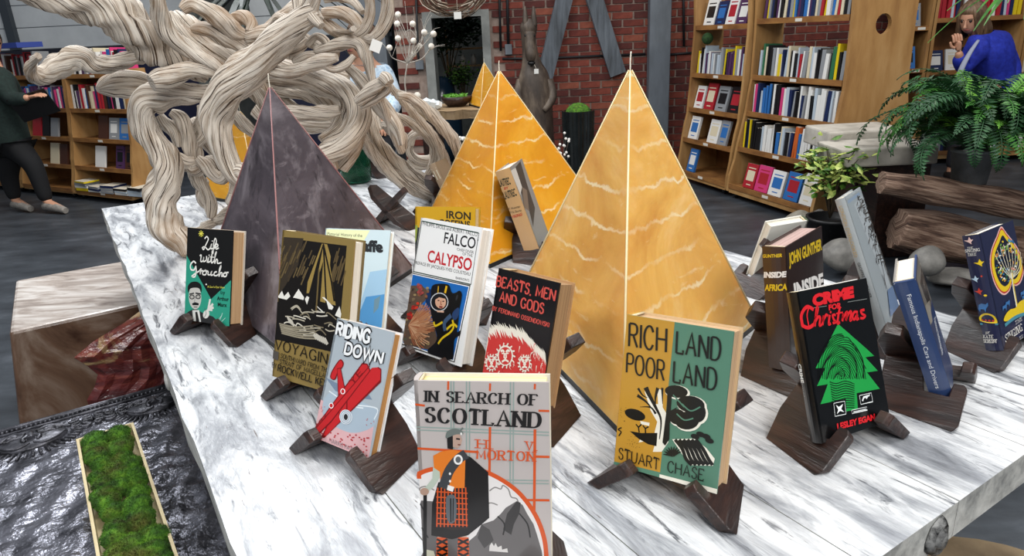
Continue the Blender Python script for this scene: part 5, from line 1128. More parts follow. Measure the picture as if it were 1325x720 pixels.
    return root, off
mix = ['white', 'white', 'grey', 'black', 'navy', 'blue', 'pale', 'black', 'cream', 'white', 'red', 'green', 'purple', 'pale', 'black', 'grey']
dd2 = lambda *a: list(a)+['white', 'grey', 'black', 'white', 'pale', 'black']
eR = (.301, -.954); zR = [.12, .42, .70, .98, 1.40]; oR = [-.02, .05, .11, .15, .155]
DR = .40
rowsR = [('f', ['red', 'pink', 'white', 'blue', 'white', 'cream'], (.12, 1)), ('s', dd2('white', 'grey', 'navy', 'blue', 'white', 'cream', 'yellow', 'pale', 'orange', 'black'), (0, .93)), ('s', dd2('white', 'grey', 'blue', 'black', 'pale', 'white', 'pink', 'navy', 'black')), ('s', dd2('white', 'grey', 'black', 'green', 'pale', 'red', 'navy', 'white', 'cream', 'yellow', 'black')), ('s', dd2('white', 'red', 'navy', 'purple', 'cream', 'white', 'black', 'grey', 'yellow', 'navy', 'blue'))]
bcR, offR = bookcase('tall curved plywood bookcase on casters with five packed shelves, right of the brick wall', (1.862, 5.765), eR, 1.02, DR, zR, oR, 1.85, 'nearer tall bookcase', rowsR, sides=(True, False), back=1.0)
rowsL = [('f', ['blue', None, None], (.08, .75)), ('f', ['white', None, 'white', 'grey', 'white'], (0, 1)), ('f', ['white', 'red', 'grey', 'black', 'navy'], (0, 1)), ('s', ['white', 'grey', 'black', 'white', 'purple', 'yellow', 'pale']), ('f', ['white', 'navy', 'white', 'purple', 'white', 'white'], (.05, 1))]
bookcase('tall curved plywood bookcase against the brick wall, farther left of the tall pair', (1.620, 6.545), eR, .80, DR, [.11, .40, .67, .97, 1.37], [-.01, .03, .08, .10, .12], 1.62, 'farther tall bookcase', rowsL, sides=(True, True), back=1.0)
# big curved end panel with a round hole
ev = Vector((.301, -.954, 0)).normalized(); nv = Vector((-ev.y, ev.x, 0)); p2 = Vector((1.862, 5.765, 0))+ev*1.02
ep = empty('bookcase_end_panel', 'wide curved plywood end panel with a round hole, beside the nearer tall bookcase', 'panel', loc=p2, rz=math.atan2(ev.y, ev.x))
Zs = [.02+i*.1 for i in range(19)]; Lp = [(offR(z)-.03, z) for z in Zs]; Rp = [(.80-offR(z), z) for z in reversed(Zs)]
outl = [Vector((0, a, b)) for a, b in Lp+Rp]; hc = (.375, 1.335); hole = [Vector((0, hc[0]+.066*math.cos(-6.2832*i/24), hc[1]+.066*math.sin(-6.2832*i/24))) for i in range(24)]
mb = MB(); allp = outl+hole; nA = len(allp); mb.v = [tuple(p) for p in allp]+[(p.x+.03, p.y, p.z) for p in allp]
for t in tessellate_polygon([outl, hole]): mb.f.append(tuple(t)); mb.f.append(tuple(nA+q for q in reversed(t)))
for lo, hi_ in ((0, len(outl)), (len(outl), nA)):
    for k in range(lo, hi_): k2 = k+1 if k+1 < hi_ else lo; mb.f.append((k, k2, nA+k2, nA+k))
mb.m = [0]*len(mb.f); mb.sm = [False]*len(mb.f); mb.build('plywood_sheet', M_wood, ep)
# ornaments on the tall bookcases
o = MB().sphere((0, 0, .05), .05, 14).build('moss_ball', NM('dark_moss', [(.3, '#12220f'), (.6, '#274a1e')], 60, rough=.9, bump=.5)); o.location = Vector((1.66, 6.36, .965+.25))+Vector((.14, .04, 0)); tag(o, 'round dark green moss ball sitting above books in the farther tall bookcase', 'ball')
# bookcases at the far left
qa, qb = PZ(103, 257, 0), PZ(180, 266, 0); WL = (qb-qa).length; eL = tuple((qb-qa).normalized())[:2]; zL = [.10, .33, .60, .88, 1.20]; oL = [-.02, .03, .08, .12, .15]
mixl = ['white', 'black', 'grey', 'purple', 'pink', 'navy', 'blue', 'cream', 'black', 'white', 'red', 'brown', 'brown']
A = [('l', ['white', 'grey', 'navy', 'black', 'yellow', 'pale'], (.02, 1)), ('f', [None, 'white', None, 'purple', 'brown'], (.1, 1)), ('f', [None, None, 'brown', 'grey', 'blue'], (0, 1)), ('s', mixl, (0, 1)), ('s', mixl, (0, 1))]
Bq = [None, ('f', [None, None, 'cream', 'brown'], (.2, 1)), ('f', [None, 'red', 'black', 'grey'], (0, .95)), ('s', ['purple', 'pink', 'white', 'navy', 'blue', 'grey', 'cream', 'purple'], (0, 1)), ('s', ['white', 'red', 'grey', 'black', 'white', 'cream'], (0, .6))]
Cq = [None, ('f', ['red', 'white'], (.2, 1)), None, ('s', mixl, (0, 1)), ('s', mixl, (0, 1))]
pA = qa.copy(); el = Vector((eL[0], eL[1], 0)).normalized()
for nm, off_, rows in (('bookcase beside the driftwood', 0, A), ('bookcase behind the reader', -WL-.005, Bq), ('leftmost far bookcase', -2*WL-.01, Cq)):
    q = pA+el*off_; lab = {'bookcase beside the driftwood': 'low plywood bookcase with five shelves just left of the driftwood', 'bookcase behind the reader': 'low plywood bookcase directly behind the reader in dark clothes', 'leftmost far bookcase': 'plywood bookcase cut by the left edge of the photo, behind the reader'}[nm]
    bookcase(lab, (q.x, q.y), eL, WL-.004, .36, zL, oL, 1.24, nm, rows, sides=(True, True))
# crates of books: cream box and blue binder on top
def simple(nm, label, cat, build, mats, loc, rz=0, group=None, bevel=0):
    mb = MB(); build(mb); o = mb.build(nm, mats, bevel=bevel); o.location = loc; o.rotation_euler = (0, 0, rz); return tag(o, label, cat, group)
q = pA+el*(-.72); simple('blue_folder', 'blue flat folder lying on top of books at the far upper left', 'folder', lambda m: m.box((0, 0, 0), (.50, .25, .05)), flat('#3b4fa0', .5), (q.x-.2, q.y+.15, 1.475), math.atan2(el.y, el.x))
# bookcases behind the woman
zB = [.12, .45, .87, 1.33]; oB = [0]*4
rB = [('s', mix, (0, 1)), ('s', ['white', 'pale', 'blue', 'yellow', 'cream', 'red'], (0, 1)), ('f', ['navy', 'white', 'black', 'grey', 'black'], (0, 1)), ('s', ['red', 'grey', 'navy', 'yellow', 'brown', 'red', 'pale', 'cream', 'pink', 'white'], (0, 1))]
rB2 = [('s', mix, (0, 1)), ('s', mix, (0, 1)), ('s', ['red', 'cream', 'black', 'red', 'white', 'grey'], (0, 1), 1, 3), ('s', ['blue', 'yellow', 'black', 'white', 'red', 'grey'], (0, 1))]
rB0 = [None, ('f', ['black'], (0, 1)), ('f', ['blue'], (0, 1)), ('f', ['grey'], (0, 1))]
bx0 = PY(1168, 60, 6.7).x
bookcase('narrow plywood bookcase column with framed pictures, right of the curved end panel', (bx0, 6.7), (1, 0), .24, .3, [.12, .45, .90, 1.27], oB, 1.9, 'narrow bookcase column', rB0)
bookcase('plywood bookcase standing behind the person in blue', (bx0+.25, 6.7), (1, 0), .85, .3, zB, oB, 1.9, 'bookcase behind the blue fleece', rB)
bookcase('plywood bookcase at the right edge behind the fern', (bx0+1.11, 6.7), (1, 0), .9, .3, [.12, .45, .82, 1.28], oB, 1.9, 'rightmost bookcase', rB2)
place_books()

# ------------------------------------------------------------------ stone bench, timbers, stones
M_slab = NM('pale_stone', [(.3, '#8f8a80'), (.5, '#b3ada2'), (.7, '#c8c2b7')], 6, rough=.7, bump=.3)
def slab(front, depth, yb, label, nm='stone_slab', cat='slab', m=None, grow=0):
    """front = 4 px (TL,TR,BR,BL) at distance depth; reaches back to yb"""
    q = [PY(x, y, depth) for x, y in front]; q[2].z = q[2].z; d = Vector((0, yb-depth, 0)); o = q[0].copy()
    z0 = (q[2].z+q[3].z)/2; z1 = (q[0].z+q[1].z)/2
    x = [q[0].x, q[1].x, q[2].x, q[3].x]
    P = [(x[3], depth, z0), (x[2], depth, z0), (x[2]+grow, yb, z0), (x[3], yb, z0), (x[0], depth, z1), (x[1], depth, z1), (x[1]+grow, yb, z1), (x[0], yb, z1)]
    mb = MB(); mb.hexa([Vector(p)-Vector((x[3], depth, z0)) for p in P]); ob = mb.build(nm, m or M_slab, bevel=.012, seg=2); ob.location = (x[3], depth, z0); tag(ob, label, cat); return ob, z0, z1
sb, s0, s1 = slab([(1090,186),(1215,196),(1212,222),(1096,208)], 3.96, 4.30, 'thick pale stone slab bench in front, under the fern fronds')
sb2, t0, t1 = slab([(1074,168),(1175,170),(1175,196),(1070,190)], 4.33, 4.70, 'pale stone slab bench farther back, beside the curved end panel')
for (xx, yy, zz, lb) in ((PY(1130,210,4.1).x, 4.13, s0, 'dark wooden block holding up the nearer stone slab'), (PY(1100,190,4.5).x, 4.50, t0, 'dark wooden block holding up the farther stone slab')):
    simple('support_block', lb, 'block', lambda m: m.box((0, -.12, 0), (.30, .12, zz-.001)), M_walnut, (xx, yy, 0), bevel=.006)
M_log = NM('weathered_brown_timber', [(.3, '#2b1d16'), (.45, '#644a3c'), (.6, '#9a7f6c'), (.78, '#bba593')], 4, (9, 1.4, 1), 8, .75, .9, coord='UV', dist=.6, bdist=.012)
def log(px, r, y0, y1, label, n=20, amp=.14, flat_=1.0, seed=1):
    P = [PY(x, y, y0+(y1-y0)*i/(len(px)-1)) for i, (x, y) in enumerate(px)]; o = P[0].copy(); rr = r*depth_of(P[0])/FPX
    ob = MB().tube([p-o for p in P], [rr*.86]+[rr]*(len(P)-2)+[rr*.95], n, lobes=5, amp=amp, twist=.6, seed=seed, grain=True, sub=8).build('timber_log', M_log); ob.location = o; tag(ob, label, 'log'); return ob
log([(1140,236),(1200,245),(1265,256),(1345,270),(1480,292)], 17, 3.62, 3.5, 'weathered brown split log lying on top, carrying the fern pot', seed=3)
log([(1160,296),(1230,308),(1330,326),(1470,350)], 29, 3.80, 3.70, 'big dark squared timber with rough end grain below the topmost log', seed=5)
M_stone = NM('river_stone', [(.3, '#5d5b57'), (.55, '#86837d'), (.75, '#a5a19a')], 9, rough=.6, bump=.2)
M_ston2 = NM('pale_river_stone', [(.3, '#857f72'), (.6, '#b0a898')], 9, rough=.6, bump=.2)
def stone(px, py, y, rx, rz, label, m=M_stone, ry=None, seed=1):
    c = PY(px, py, y); k = depth_of(c)/FPX; rx *= k; rz *= k; ry = (ry or rx/k)*k if ry else rx*.8; mb = MB(); mb.sphere((0, 0, 0), 1, 20); rg = random.Random(seed); ph = [rg.uniform(0, 6) for _ in range(4)]
    mb.v = [(x*rx*(1+.08*math.sin(3*x+ph[0])+.06*math.sin(5*y_+ph[1])), y_*ry*(1+.08*math.sin(4*z+ph[2])), z*rz*(1+.08*math.sin(4*x+ph[3]))) for x, y_, z in mb.v]
    o = mb.build('river_stone', m); o.location = (c.x, c.y, max(rz*.9, c.z)); tag(o, label, 'stone'); return o
stone(1090, 330, 3.72, 30, 20, 'large smooth grey river stone seen between the Africa book and the tall pale book')
stone(1200, 338, 3.45, 24, 19, 'grey river stone behind the slim blue racing book', seed=4)
stone(1036, 287, 4.5, 20, 14, 'pale rounded river stone behind the small white book', M_ston2, seed=6)
stone(1058, 284, 4.75, 13, 12, 'small grey river stone right beside the pale rounded one', seed=7)
stone(1236, 358, PZ(1236, 365, .02).y, 36, 9, 'long flat grey stone seen between the blue racing book and the navy tree book', seed=9)

# ------------------------------------------------------------------ plants
def leafmesh(l, w, m, fold=.25, name='leaf'):
    b = MB(); P = [(0, 0, 0), (l*.25, w*.42, -w*fold), (l*.6, w*.5, -w*fold), (l, 0, -l*.12), (l*.6, -w*.5, -w*fold), (l*.25, -w*.42, -w*fold), (l*.3, 0, .0), (l*.65, 0, -l*.03)]
    for f in ((0, 6, 1), (1, 6, 7, 2), (2, 7, 3), (0, 5, 6), (5, 4, 7, 6), (4, 3, 7)): b.face([P[i] for i in f], 0, True)
    return b.mesh(name, m)
M_lf = [NM('pale_variegated_leaf', [(.4, '#6b8a2e'), (.55, '#b9c46a')], 25, rough=.45), NM('mid_green_leaf', [(.4, '#2c4f1a'), (.6, '#5f8a30')], 20, rough=.45), NM('dark_green_leaf', [(.4, '#10240f'), (.6, '#1f3d1a')], 20, rough=.5)]
def shrub(name, label, c, rad, n, l, mats, pot=None, seed=1, stuff=False, squash=1.0, wts=None):
    root = empty(name, label, 'plant', loc=c); rg = random.Random(seed); ms = [leafmesh(l, l*.45, m) for m in mats]; stem = MB(); tips = []
    for k in range(14):
        a = rg.uniform(0, 6.28); r = rad*rg.uniform(.4, .95); t = Vector((r*math.cos(a), r*math.sin(a), rad*squash*rg.uniform(.3, 1.25))); stem.tube([Vector((0, 0, -rad*.9)), t*.5+Vector((0, 0, -rad*.1)), t], [.006, .004, .002], 5, sub=3); tips.append(t)
    stem.build('stems', flat('#3b2f1e', .8), root); big = MB()
    for k in range(n):
        t = rg.choice(tips)*rg.uniform(.45, 1.02)+Vector((rg.gauss(0, rad*.22), rg.gauss(0, rad*.22), rg.gauss(0, rad*.18)))
        M = Matrix.Translation(t) @ Matrix.Rotation(rg.uniform(0, 6.28), 4, 'Z') @ Matrix.Rotation(rg.uniform(-.5, .7), 4, 'Y') @ Matrix.Rotation(rg.uniform(-.6, .6), 4, 'X') @ Matrix.Scale(rg.uniform(.7, 1.2), 4)
        mi = rg.choices(range(len(mats)), wts)[0] if wts else rg.randrange(len(mats))
        if not stuff: inst('leaf', ms[mi], root, M)
        else:
            me = ms[mi]; i = len(big.v); big.v += [tuple(M @ v.co) for v in me.vertices]
            for p in me.polygons: big.f.append(tuple(i+q for q in p.vertices)); big.m.append(mi); big.sm.append(True)
    if stuff: tag(big.build('foliage', mats, root), kind='stuff')
    if pot: pot(root, rad)
    return root
def potf(h, r, m, z):
    def f(root, rad): MB().lathe([(0, z-h), (r*.75, z-h), (r, z), (r*1.05, z), (r*1.05, z+.02), (r*.9, z+.02), (r*.88, z-.01), (0, z-.01)], 22).build('pot', m, root)
    return f
c = PY(1078, 242, 4.05); shrub('variegated_shrub', 'bushy potted shrub with pale yellow green leaves behind the tall pale book', c, .21, 298, .072, M_lf[:2], potf(c.z-.21, .13, M_black, -.20), 3, squash=.95, wts=(3, 2))
# fern
M_fern = [NM('fern_green', [(.35, '#1d4416'), (.6, '#3f7d2c')], 12, rough=.5), NM('fern_dark', [(.35, '#12301a'), (.6, '#2a5a30')], 12, rough=.5), NM('fern_lime', [(.35, '#3a7a1e'), (.6, '#76b038')], 12, rough=.5)]
def frond(L, droop, m, seed):
    b = MB(); rg = random.Random(seed); N = 34; pts = []
    for i in range(N+1):
        t = i/N; a = R_(62)-droop*t*t*1.0-droop*.35*t
        pts.append(Vector((0, 0, 0)) if not pts else pts[-1]+Vector((math.cos(a), 0, math.sin(a)))*L/N)
    b.tube(pts, [.0024]*len(pts), 4, smooth=False)
    for i in range(3, N+1):
        t = i/N; d = (pts[i]-pts[i-1]).normalized(); up_ = Vector((-d.z, 0, d.x)); l = L*.125*math.sin(math.pi*min(1, t*.93+.10))**.7*rg.uniform(.85, 1.1)
        for s in (-1, 1):
            o = pts[i]; tip = o+Vector((0, s*l, 0))+d*l*.28-up_*l*rg.uniform(-.1, .35); w = d*L/N*.46; mid = (o+tip)/2+up_*l*.06
            b.face([o-w*.5, mid-w, tip, mid+w], 0)
    return b.mesh('frond', m)
fc = PY(1262, 184, 3.62); fr_ = empty('potted_fern', 'large dark green Boston fern in a grey pot spilling over the log at the right', 'plant', loc=fc)
fms = [frond(.50, R_(120), M_fern[1], 1), frond(.44, R_(105), M_fern[0], 2), frond(.36, R_(75), M_fern[0], 3), frond(.56, R_(100), M_fern[1], 4), frond(.38, R_(60), M_fern[2], 5), frond(.48, R_(150), M_fern[1], 6)]
rg = random.Random(21)
for k in range(150):
    a = k*2.39996+rg.uniform(-.2, .2); i = rg.choices(range(6), (3, 3, 3, 3, 2, 3))[0]
    inst('frond', fms[i], fr_, Matrix.Translation((.05*math.cos(a), .05*math.sin(a), rg.uniform(-.03, .03))) @ Matrix.Rotation(a, 4, 'Z') @ Matrix.Rotation(rg.uniform(-.6, .45), 4, 'Y') @ Matrix.Rotation(rg.uniform(-.5, .5), 4, 'X') @ Matrix.Scale(rg.uniform(.85, 1.3), 4))
zt = PY(1268, 240, 3.6).z; MB().lathe([(0, zt-fc.z), (.08, zt-fc.z), (.10, -.05), (.105, -.05), (.105, -.035), (.09, -.035), (.085, -.05), (0, -.05)], 24).build('pot', NM('grey_pot', [(.3, '#54585a'), (.7, '#7c8082')], 8, rough=.6), fr_)
def palm(label, base, n, L, m, a0, a1, seed, wd=.02, el=(20, 70)):
    root = empty('palm', label, 'plant', loc=base); rg = random.Random(seed)
    for k in range(n):
        a = R_(rg.uniform(a0, a1)); el_ = R_(rg.uniform(*el)); b = MB(); P = []; N = 9
        d = Vector((math.cos(a)*math.cos(el_), math.sin(a)*math.cos(el_), math.sin(el_))); l = L*rg.uniform(.7, 1.1); s = d.cross(Vector((0, 0, 1))).normalized()
        for i in range(N+1): t = i/N; p = d*l*t-Vector((0, 0, 1))*l*.55*t*t; w_ = wd*math.sin(math.pi*min(1, t*.85+.12)); P.append((p-s*w_, p+s*w_+Vector((0, 0, .004))))
        for i in range(N): b.face([P[i][0], P[i][1], P[i+1][1], P[i+1][0]], 0, True)
        b.build('leaf_blade', m, root)
    return root
palm('green palm leaves hanging into the photo at the top right above the fern', PY(1335, -28, 3.9), 26, .42, M_fern[0], 120, 250, 3, .012, (-10, 50))
palm('dark palm leaves behind the driftwood at the top of the photo', PY(330, -22, 4.2), 60, .7, NM('dark_palm', [(.3, '#0b1510'), (.6, '#1c2e20')], 10, rough=.5), 150, 390, 4, .016, (-30, 60))  # one very dark green for all the blades
c = PY(578, 62, 8.4); shrub('doorway_tree', 'dark leafy tree standing inside the doorway', c, .42, 1500, .085, [M_lf[2]], None, 5, stuff=True, squash=1.2)
c = PY(600, 112, 8.2); shrub('doorway_bush', 'small green bush low inside the doorway, right of the blue vase', c, .2, 500, .05, [M_lf[1], M_lf[2]], None, 6, stuff=True)
q = PY(572, 140, 8.3); simple('blue_vase', 'tall dark blue glazed vase inside the doorway', 'vase', lambda m: m.lathe([(0, 0), (.16, 0), (.22, .2), (.22, .5), (.17, .75), (.15, .95), (.13, .95), (.15, .7), (0, .1)], 26), flat('#20364a', .25, 0, .5), (q.x, q.y, 0))
q = PY(545, 30, 7.9); 
sh = empty('wall_rack', 'small rack of pale jars seen inside the doorway', 'rack', loc=(PY(603, 60, 8.9).x-.25, 8.9, 0))
for z in (1.02, 1.22): MB().box((0, 0, z), (.7, .12, z+.02)).build('rack_shelf', M_wood, sh)
for x in (0, .68): MB().box((x, 0, .6), (x+.02, .12, 1.5)).build('rack_side', M_wood, sh)
for k in range(5):
    simple('jar', '%s small pale jar from the left on the rack inside the doorway' % ORD[k], 'jar', lambda m: m.lathe([(0, 0), (.03, 0), (.032, .08), (.02, .1), (.02, .12), (0, .12)], 12), flat('#b9b4aa', .4), (sh.location.x+.07+k*.13, 8.95, 1.041), group='pale jars on the doorway rack')
# ------------------------------------------------------------------ twig lights, wreath, console table
tw = empty('twig_lights', 'pale branching twigs carrying round white fibre balls against the brick', 'decoration', loc=PY(530, 140, 5.3)); M_tw = flat('#b9b2a8', .6); M_ball = NM('fibre_ball', [(.3, '#d8cdbd'), (.6, '#f3ede2')], 40, rough=.9, bump=.4)
balls = [(515,19),(514,31),(534,31),(515,50),(504,62),(549,42),(561,44),(535,53),(543,60),(558,60),(535,70)]
rg = random.Random(2); root0 = PY(527, 82, 5.3)
MB().tube([PY(530,140,5.3)-tw.location, PY(524,110,5.3)-tw.location, root0-tw.location], [.006, .006, .006], 6).build('stem', M_tw, tw)
for (x, y) in balls:
    p = PY(x, y, 5.3+rg.uniform(-.06, .06))-tw.location; r0 = root0-tw.location; m1 = r0.lerp(p, .5)+Vector((rg.uniform(-.05, .05), 0, rg.uniform(-.04, .05)))
    MB().tube([r0, m1, p], [.005, .0035, .0025], 5).build('twig', M_tw, tw); MB().sphere(p, .0225, 12).build('fibre_ball', M_ball, tw)
    for k in range(2): q = p+Vector((rg.uniform(-.12, .12), 0, rg.uniform(-.06, .16))); MB().tube([m1, (m1+q)/2+Vector((0, 0, .03)), q], [.003, .002, .001], 4, sub=3).build('twig', M_tw, tw)
wr = empty('twig_wreath', 'round wreath of woven brown twigs hanging over the doorway', 'wreath', loc=PY(586, -22, 7.1)); rg = random.Random(8)
for k in range(42):
    R1 = rg.uniform(.20, .31); a0 = rg.uniform(0, 6.28); P = [Vector(((R1+.02*math.sin(3*t+a0))*math.cos(a0+t*.5)*1.12, rg.uniform(-.03, .03), (R1+.02*math.cos(2*t))*math.sin(a0+t*.5))) for t in range(9)]
    MB().tube(P, .005, 5, sub=3).build('woven_twig', M_drift if k % 3 == 0 else flat('#5d4a3a', .8), wr)
def hangtag(lab, loc, w, h, up):
    e = empty('paper_tag', lab, 'tag', loc=loc); MB().box((-w, 0, -h), (w, .003, h*.4)).build('card', flat('#d8d8d4', .7), e); MB().tube([(0, .001, h*.4), (up[0], up[1], up[2])], .0015, 4, smooth=False).build('string', flat('#cfc8b8', .8), e)
hangtag('white square tag hanging below the twig wreath', PY(592, 18, 7.06), .035, .045, (0, .03, .13))
ct2 = empty('console_table', 'rustic live edge wooden side table before the doorway', 'table', loc=(0, 0, 0)); zc = PY(600, 143, 5.1).z
x0, x1 = PY(528, 143, 5.1).x, PY(668, 143, 5.1).x
ct2.location = (x0, 5.1, 0); wl = x1-x0; mb = MB(); rg = random.Random(3); P = [(wl*i/14, rg.uniform(-.02, .02), 0) for i in range(15)]+[(wl, .55, 0), (0, .55, 0)]; mb.prism([Vector(p)+Vector((0, 0, zc-.055)) for p in P], (0, 0, .055)); mb.build('slab_top', NM('live_edge_wood', [(.3, '#5f4a34'), (.55, '#9a8262'), (.75, '#b59c7c')], 4, (1, 6, 1), 7, .5, .2), ct2, bevel=.006)
for x in (.08, wl-.2): MB().box((x, .05, 0), (x+.12, .45, zc-.056)).build('leg', M_walnut, ct2)
MB().box((.2, .22, .3), (wl-.2, .28, .4)).build('stretcher', M_walnut, ct2)
q = PZ(590, 139, zc); bw = empty('wooden_bowl', 'rough wooden bowl filled with bright green plants on the side table', 'bowl', loc=(q.x, q.y+.06, zc)); k = depth_of(q)/FPX
MB().lathe([(0, .003), (10*k, 0), (17*k, 6*k), (20*k, 13*k), (18*k, 13*k), (14*k, 7*k), (0, 5*k)], 22, T=Matrix.Diagonal((1.05, .8, 1, 1)), wob=.08).build('bowl_shell', M_walnut, bw)
gm = MB(); rg = random.Random(4); lm = MB()
for i in range(420):
    a = rg.uniform(0, 6.28); r = 15*k*math.sqrt(rg.random()); p = Vector((r*math.cos(a), r*.8*math.sin(a), 10*k+rg.uniform(0, 5*k))); d = Vector((rg.uniform(-1, 1), rg.uniform(-1, 1), rg.uniform(0, 1))).normalized()*.018; s = d.orthogonal().normalized()*.006
    gm.face([p-s, p+s, p+d], 0)
tag(gm.build('greens', flat('#5a9a24', .6), bw), kind='stuff')
M_gls = flat('#dfe6e8', .15, 0, .6)
for i, (x, y, r) in enumerate([(552,134,9),(560,131,8),(544,133,7),(566,135,7),(538,136,6)]):
    q = PY(x, y, 5.25); k = depth_of(q)/FPX; mb = MB(); mb.sphere((0, 0, 0), r*k, 6, sc_=(1, .9, .9)); mb.sm = [False]*len(mb.f); o = mb.build('crystal_lump', M_gls); o.location = (q.x, q.y, zc+r*k*.88); o.rotation_euler = (.2*i, 0, i); tag(o, ['crystal lump nearest the bowl foot, in the middle of the clear crystals', 'clear crystal lump standing highest of the group beside the bowl', 'clear crystal lump second from the left on the side table', 'rightmost clear crystal lump touching the wooden bowl', 'leftmost clear crystal lump on the side table by the driftwood'][i], 'crystal', 'clear crystals on the side table')
q = PY(540, 124, 5.35); simple('fibre_ball', 'single round white fibre ball low above the crystals', 'ball', lambda m: m.sphere((0, 0, 0), .027, 14), M_ball, (q.x, q.y, q.z))
pyramid((622, 139), (660, 133), (633, 80), W_far, R_y, 'small amber pyramid candle on the side table beside the bowl of greens', z=zc)
# ------------------------------------------------------------------ carved figure, ribbed planter
M_fig = NM('aged_carved_wood', [(.3, '#1b1512'), (.5, '#453a31'), (.7, '#7a6c5d')], 7, (1, 1, .4), 8, .6, .5)
yf = 6.75; b0 = PY(692, 205, yf); cf = empty('carved_figure', 'tall dark carved wooden beast figure with a long snout, against the brick wall', 'statue', loc=(PY(692, 120, yf).x, yf, 0))
def FP(x, y, dy=0): q = PY(x, y, yf); return Vector((q.x-cf.location.x, dy, q.z))
kk = depth_of(PY(692, 100, yf))/FPX
fb = MB(); fb.tube([Vector((0, 0, .0)), Vector((0, 0, .25)), FP(694,150), FP(692,120), FP(690,98), FP(688,84), FP(686,70), FP(684,50), FP(684,34), FP(685,24)], [24*kk, 24*kk, 22*kk, 22*kk, 19*kk, 13*kk, 10*kk, 9*kk, 10.5*kk, 5*kk], 20, lobes=4, amp=.05, sub=5); fb.build('body', M_fig, cf)
for x in (679, 690): MB().tube([FP(x+1,34,-.03), FP(x+.5,22,-.03), FP(x,8,-.02)], [4*kk, 3.4*kk, 1.2*kk], 8).build('ear', M_fig, cf)
MB().tube([FP(685,42,-.07), FP(685,58,-.10), FP(686,70,-.12), FP(686,78,-.12)], [7*kk, 6.5*kk, 7*kk, 5*kk], 12).build('snout', M_fig, cf); MB().sphere(FP(687,81,-.12), 5*kk, 10, sc_=(1, 1, .6)).build('mouth', M_black, cf)
for x in (680, 690): MB().sphere(FP(x,46,-.10), 2*kk, 8).build('eye', M_black, cf)
for s in (-1, 1): MB().tube([FP(692+s*18,104,-.02), FP(692+s*22,125,-.08), FP(692+s*10,142,-.14)], [6*kk, 6*kk, 4*kk], 10).build('forelimb', M_fig, cf)
hangtag('small white tag hanging from the carved figure', PY(694, 91, 6.56), .02, .03, (-.03, .12, .09))
yv = 6.1; pv = PY(748, 145, yv); k = depth_of(pv)/FPX; vp = empty('ribbed_planter', 'tall black ribbed planter topped with a mound of green moss near the brick wall', 'planter', loc=(pv.x, yv, 0))
zt = PY(748, 143, yv).z; mb = MB(); n = 48; R = [(15*k, 0), (18*k, zt*.4), (20*k, zt*.8), (20.5*k, zt), (18*k, zt), (17*k, zt-.03), (0, zt-.03)]
i0 = 0
for (r, z) in R:
    for q in range(n): a = 6.2832*q/n; rr = r*(1+(.04 if q % 2 else -.03)*(1 if r > 17.5*k else 0)); mb.v.append((rr*math.cos(a), rr*math.sin(a), z))
for j in range(len(R)-1):
    for q in range(n): q2 = (q+1) % n; mb.f.append((j*n+q, j*n+q2, (j+1)*n+q2, (j+1)*n+q)); mb.m.append(0); mb.sm.append(False)
mb.build('ribbed_pot', NM('black_glaze', [(.3, '#0a0c0c'), (.7, '#1e2424')], 12, rough=.25, coat=.5), vp); MB().sphere((0, 0, zt-.03), 17*k, 18, sc_=(1, 1, .85)).build('moss_mound', M_moss, vp)
# white berry sprigs on the table
for (cx, cy, yy, lb) in ((604, 186, 2.95, 'white berry sprig left of the amber pyramid candle'), (728, 184, 2.9, 'white berry sprig between the two large yellow candles')):
    rg = random.Random(int(cx)); q = PY(cx, cy, yy); e = empty('berry_sprig', lb, 'decoration', loc=(q.x, q.y, TZ)); kz = q.z-TZ; st_ = MB(); be = MB()
    pts = [Vector((rg.uniform(-.03, .03), rg.uniform(-.02, .02), kz+rg.uniform(-.06, .04))) for _ in range(16)]
    for p in pts: st_.tube([Vector((0, 0, 0)), Vector((p.x*.4, p.y, p.z*.6)), p], [.0015, .0012, .001], 4, sub=3)
    st_.build('stems', flat('#4a4038', .8), e)
    for p in pts: MB().sphere(p, .0058, 8).build('berry', flat('#eceae4', .5), e)
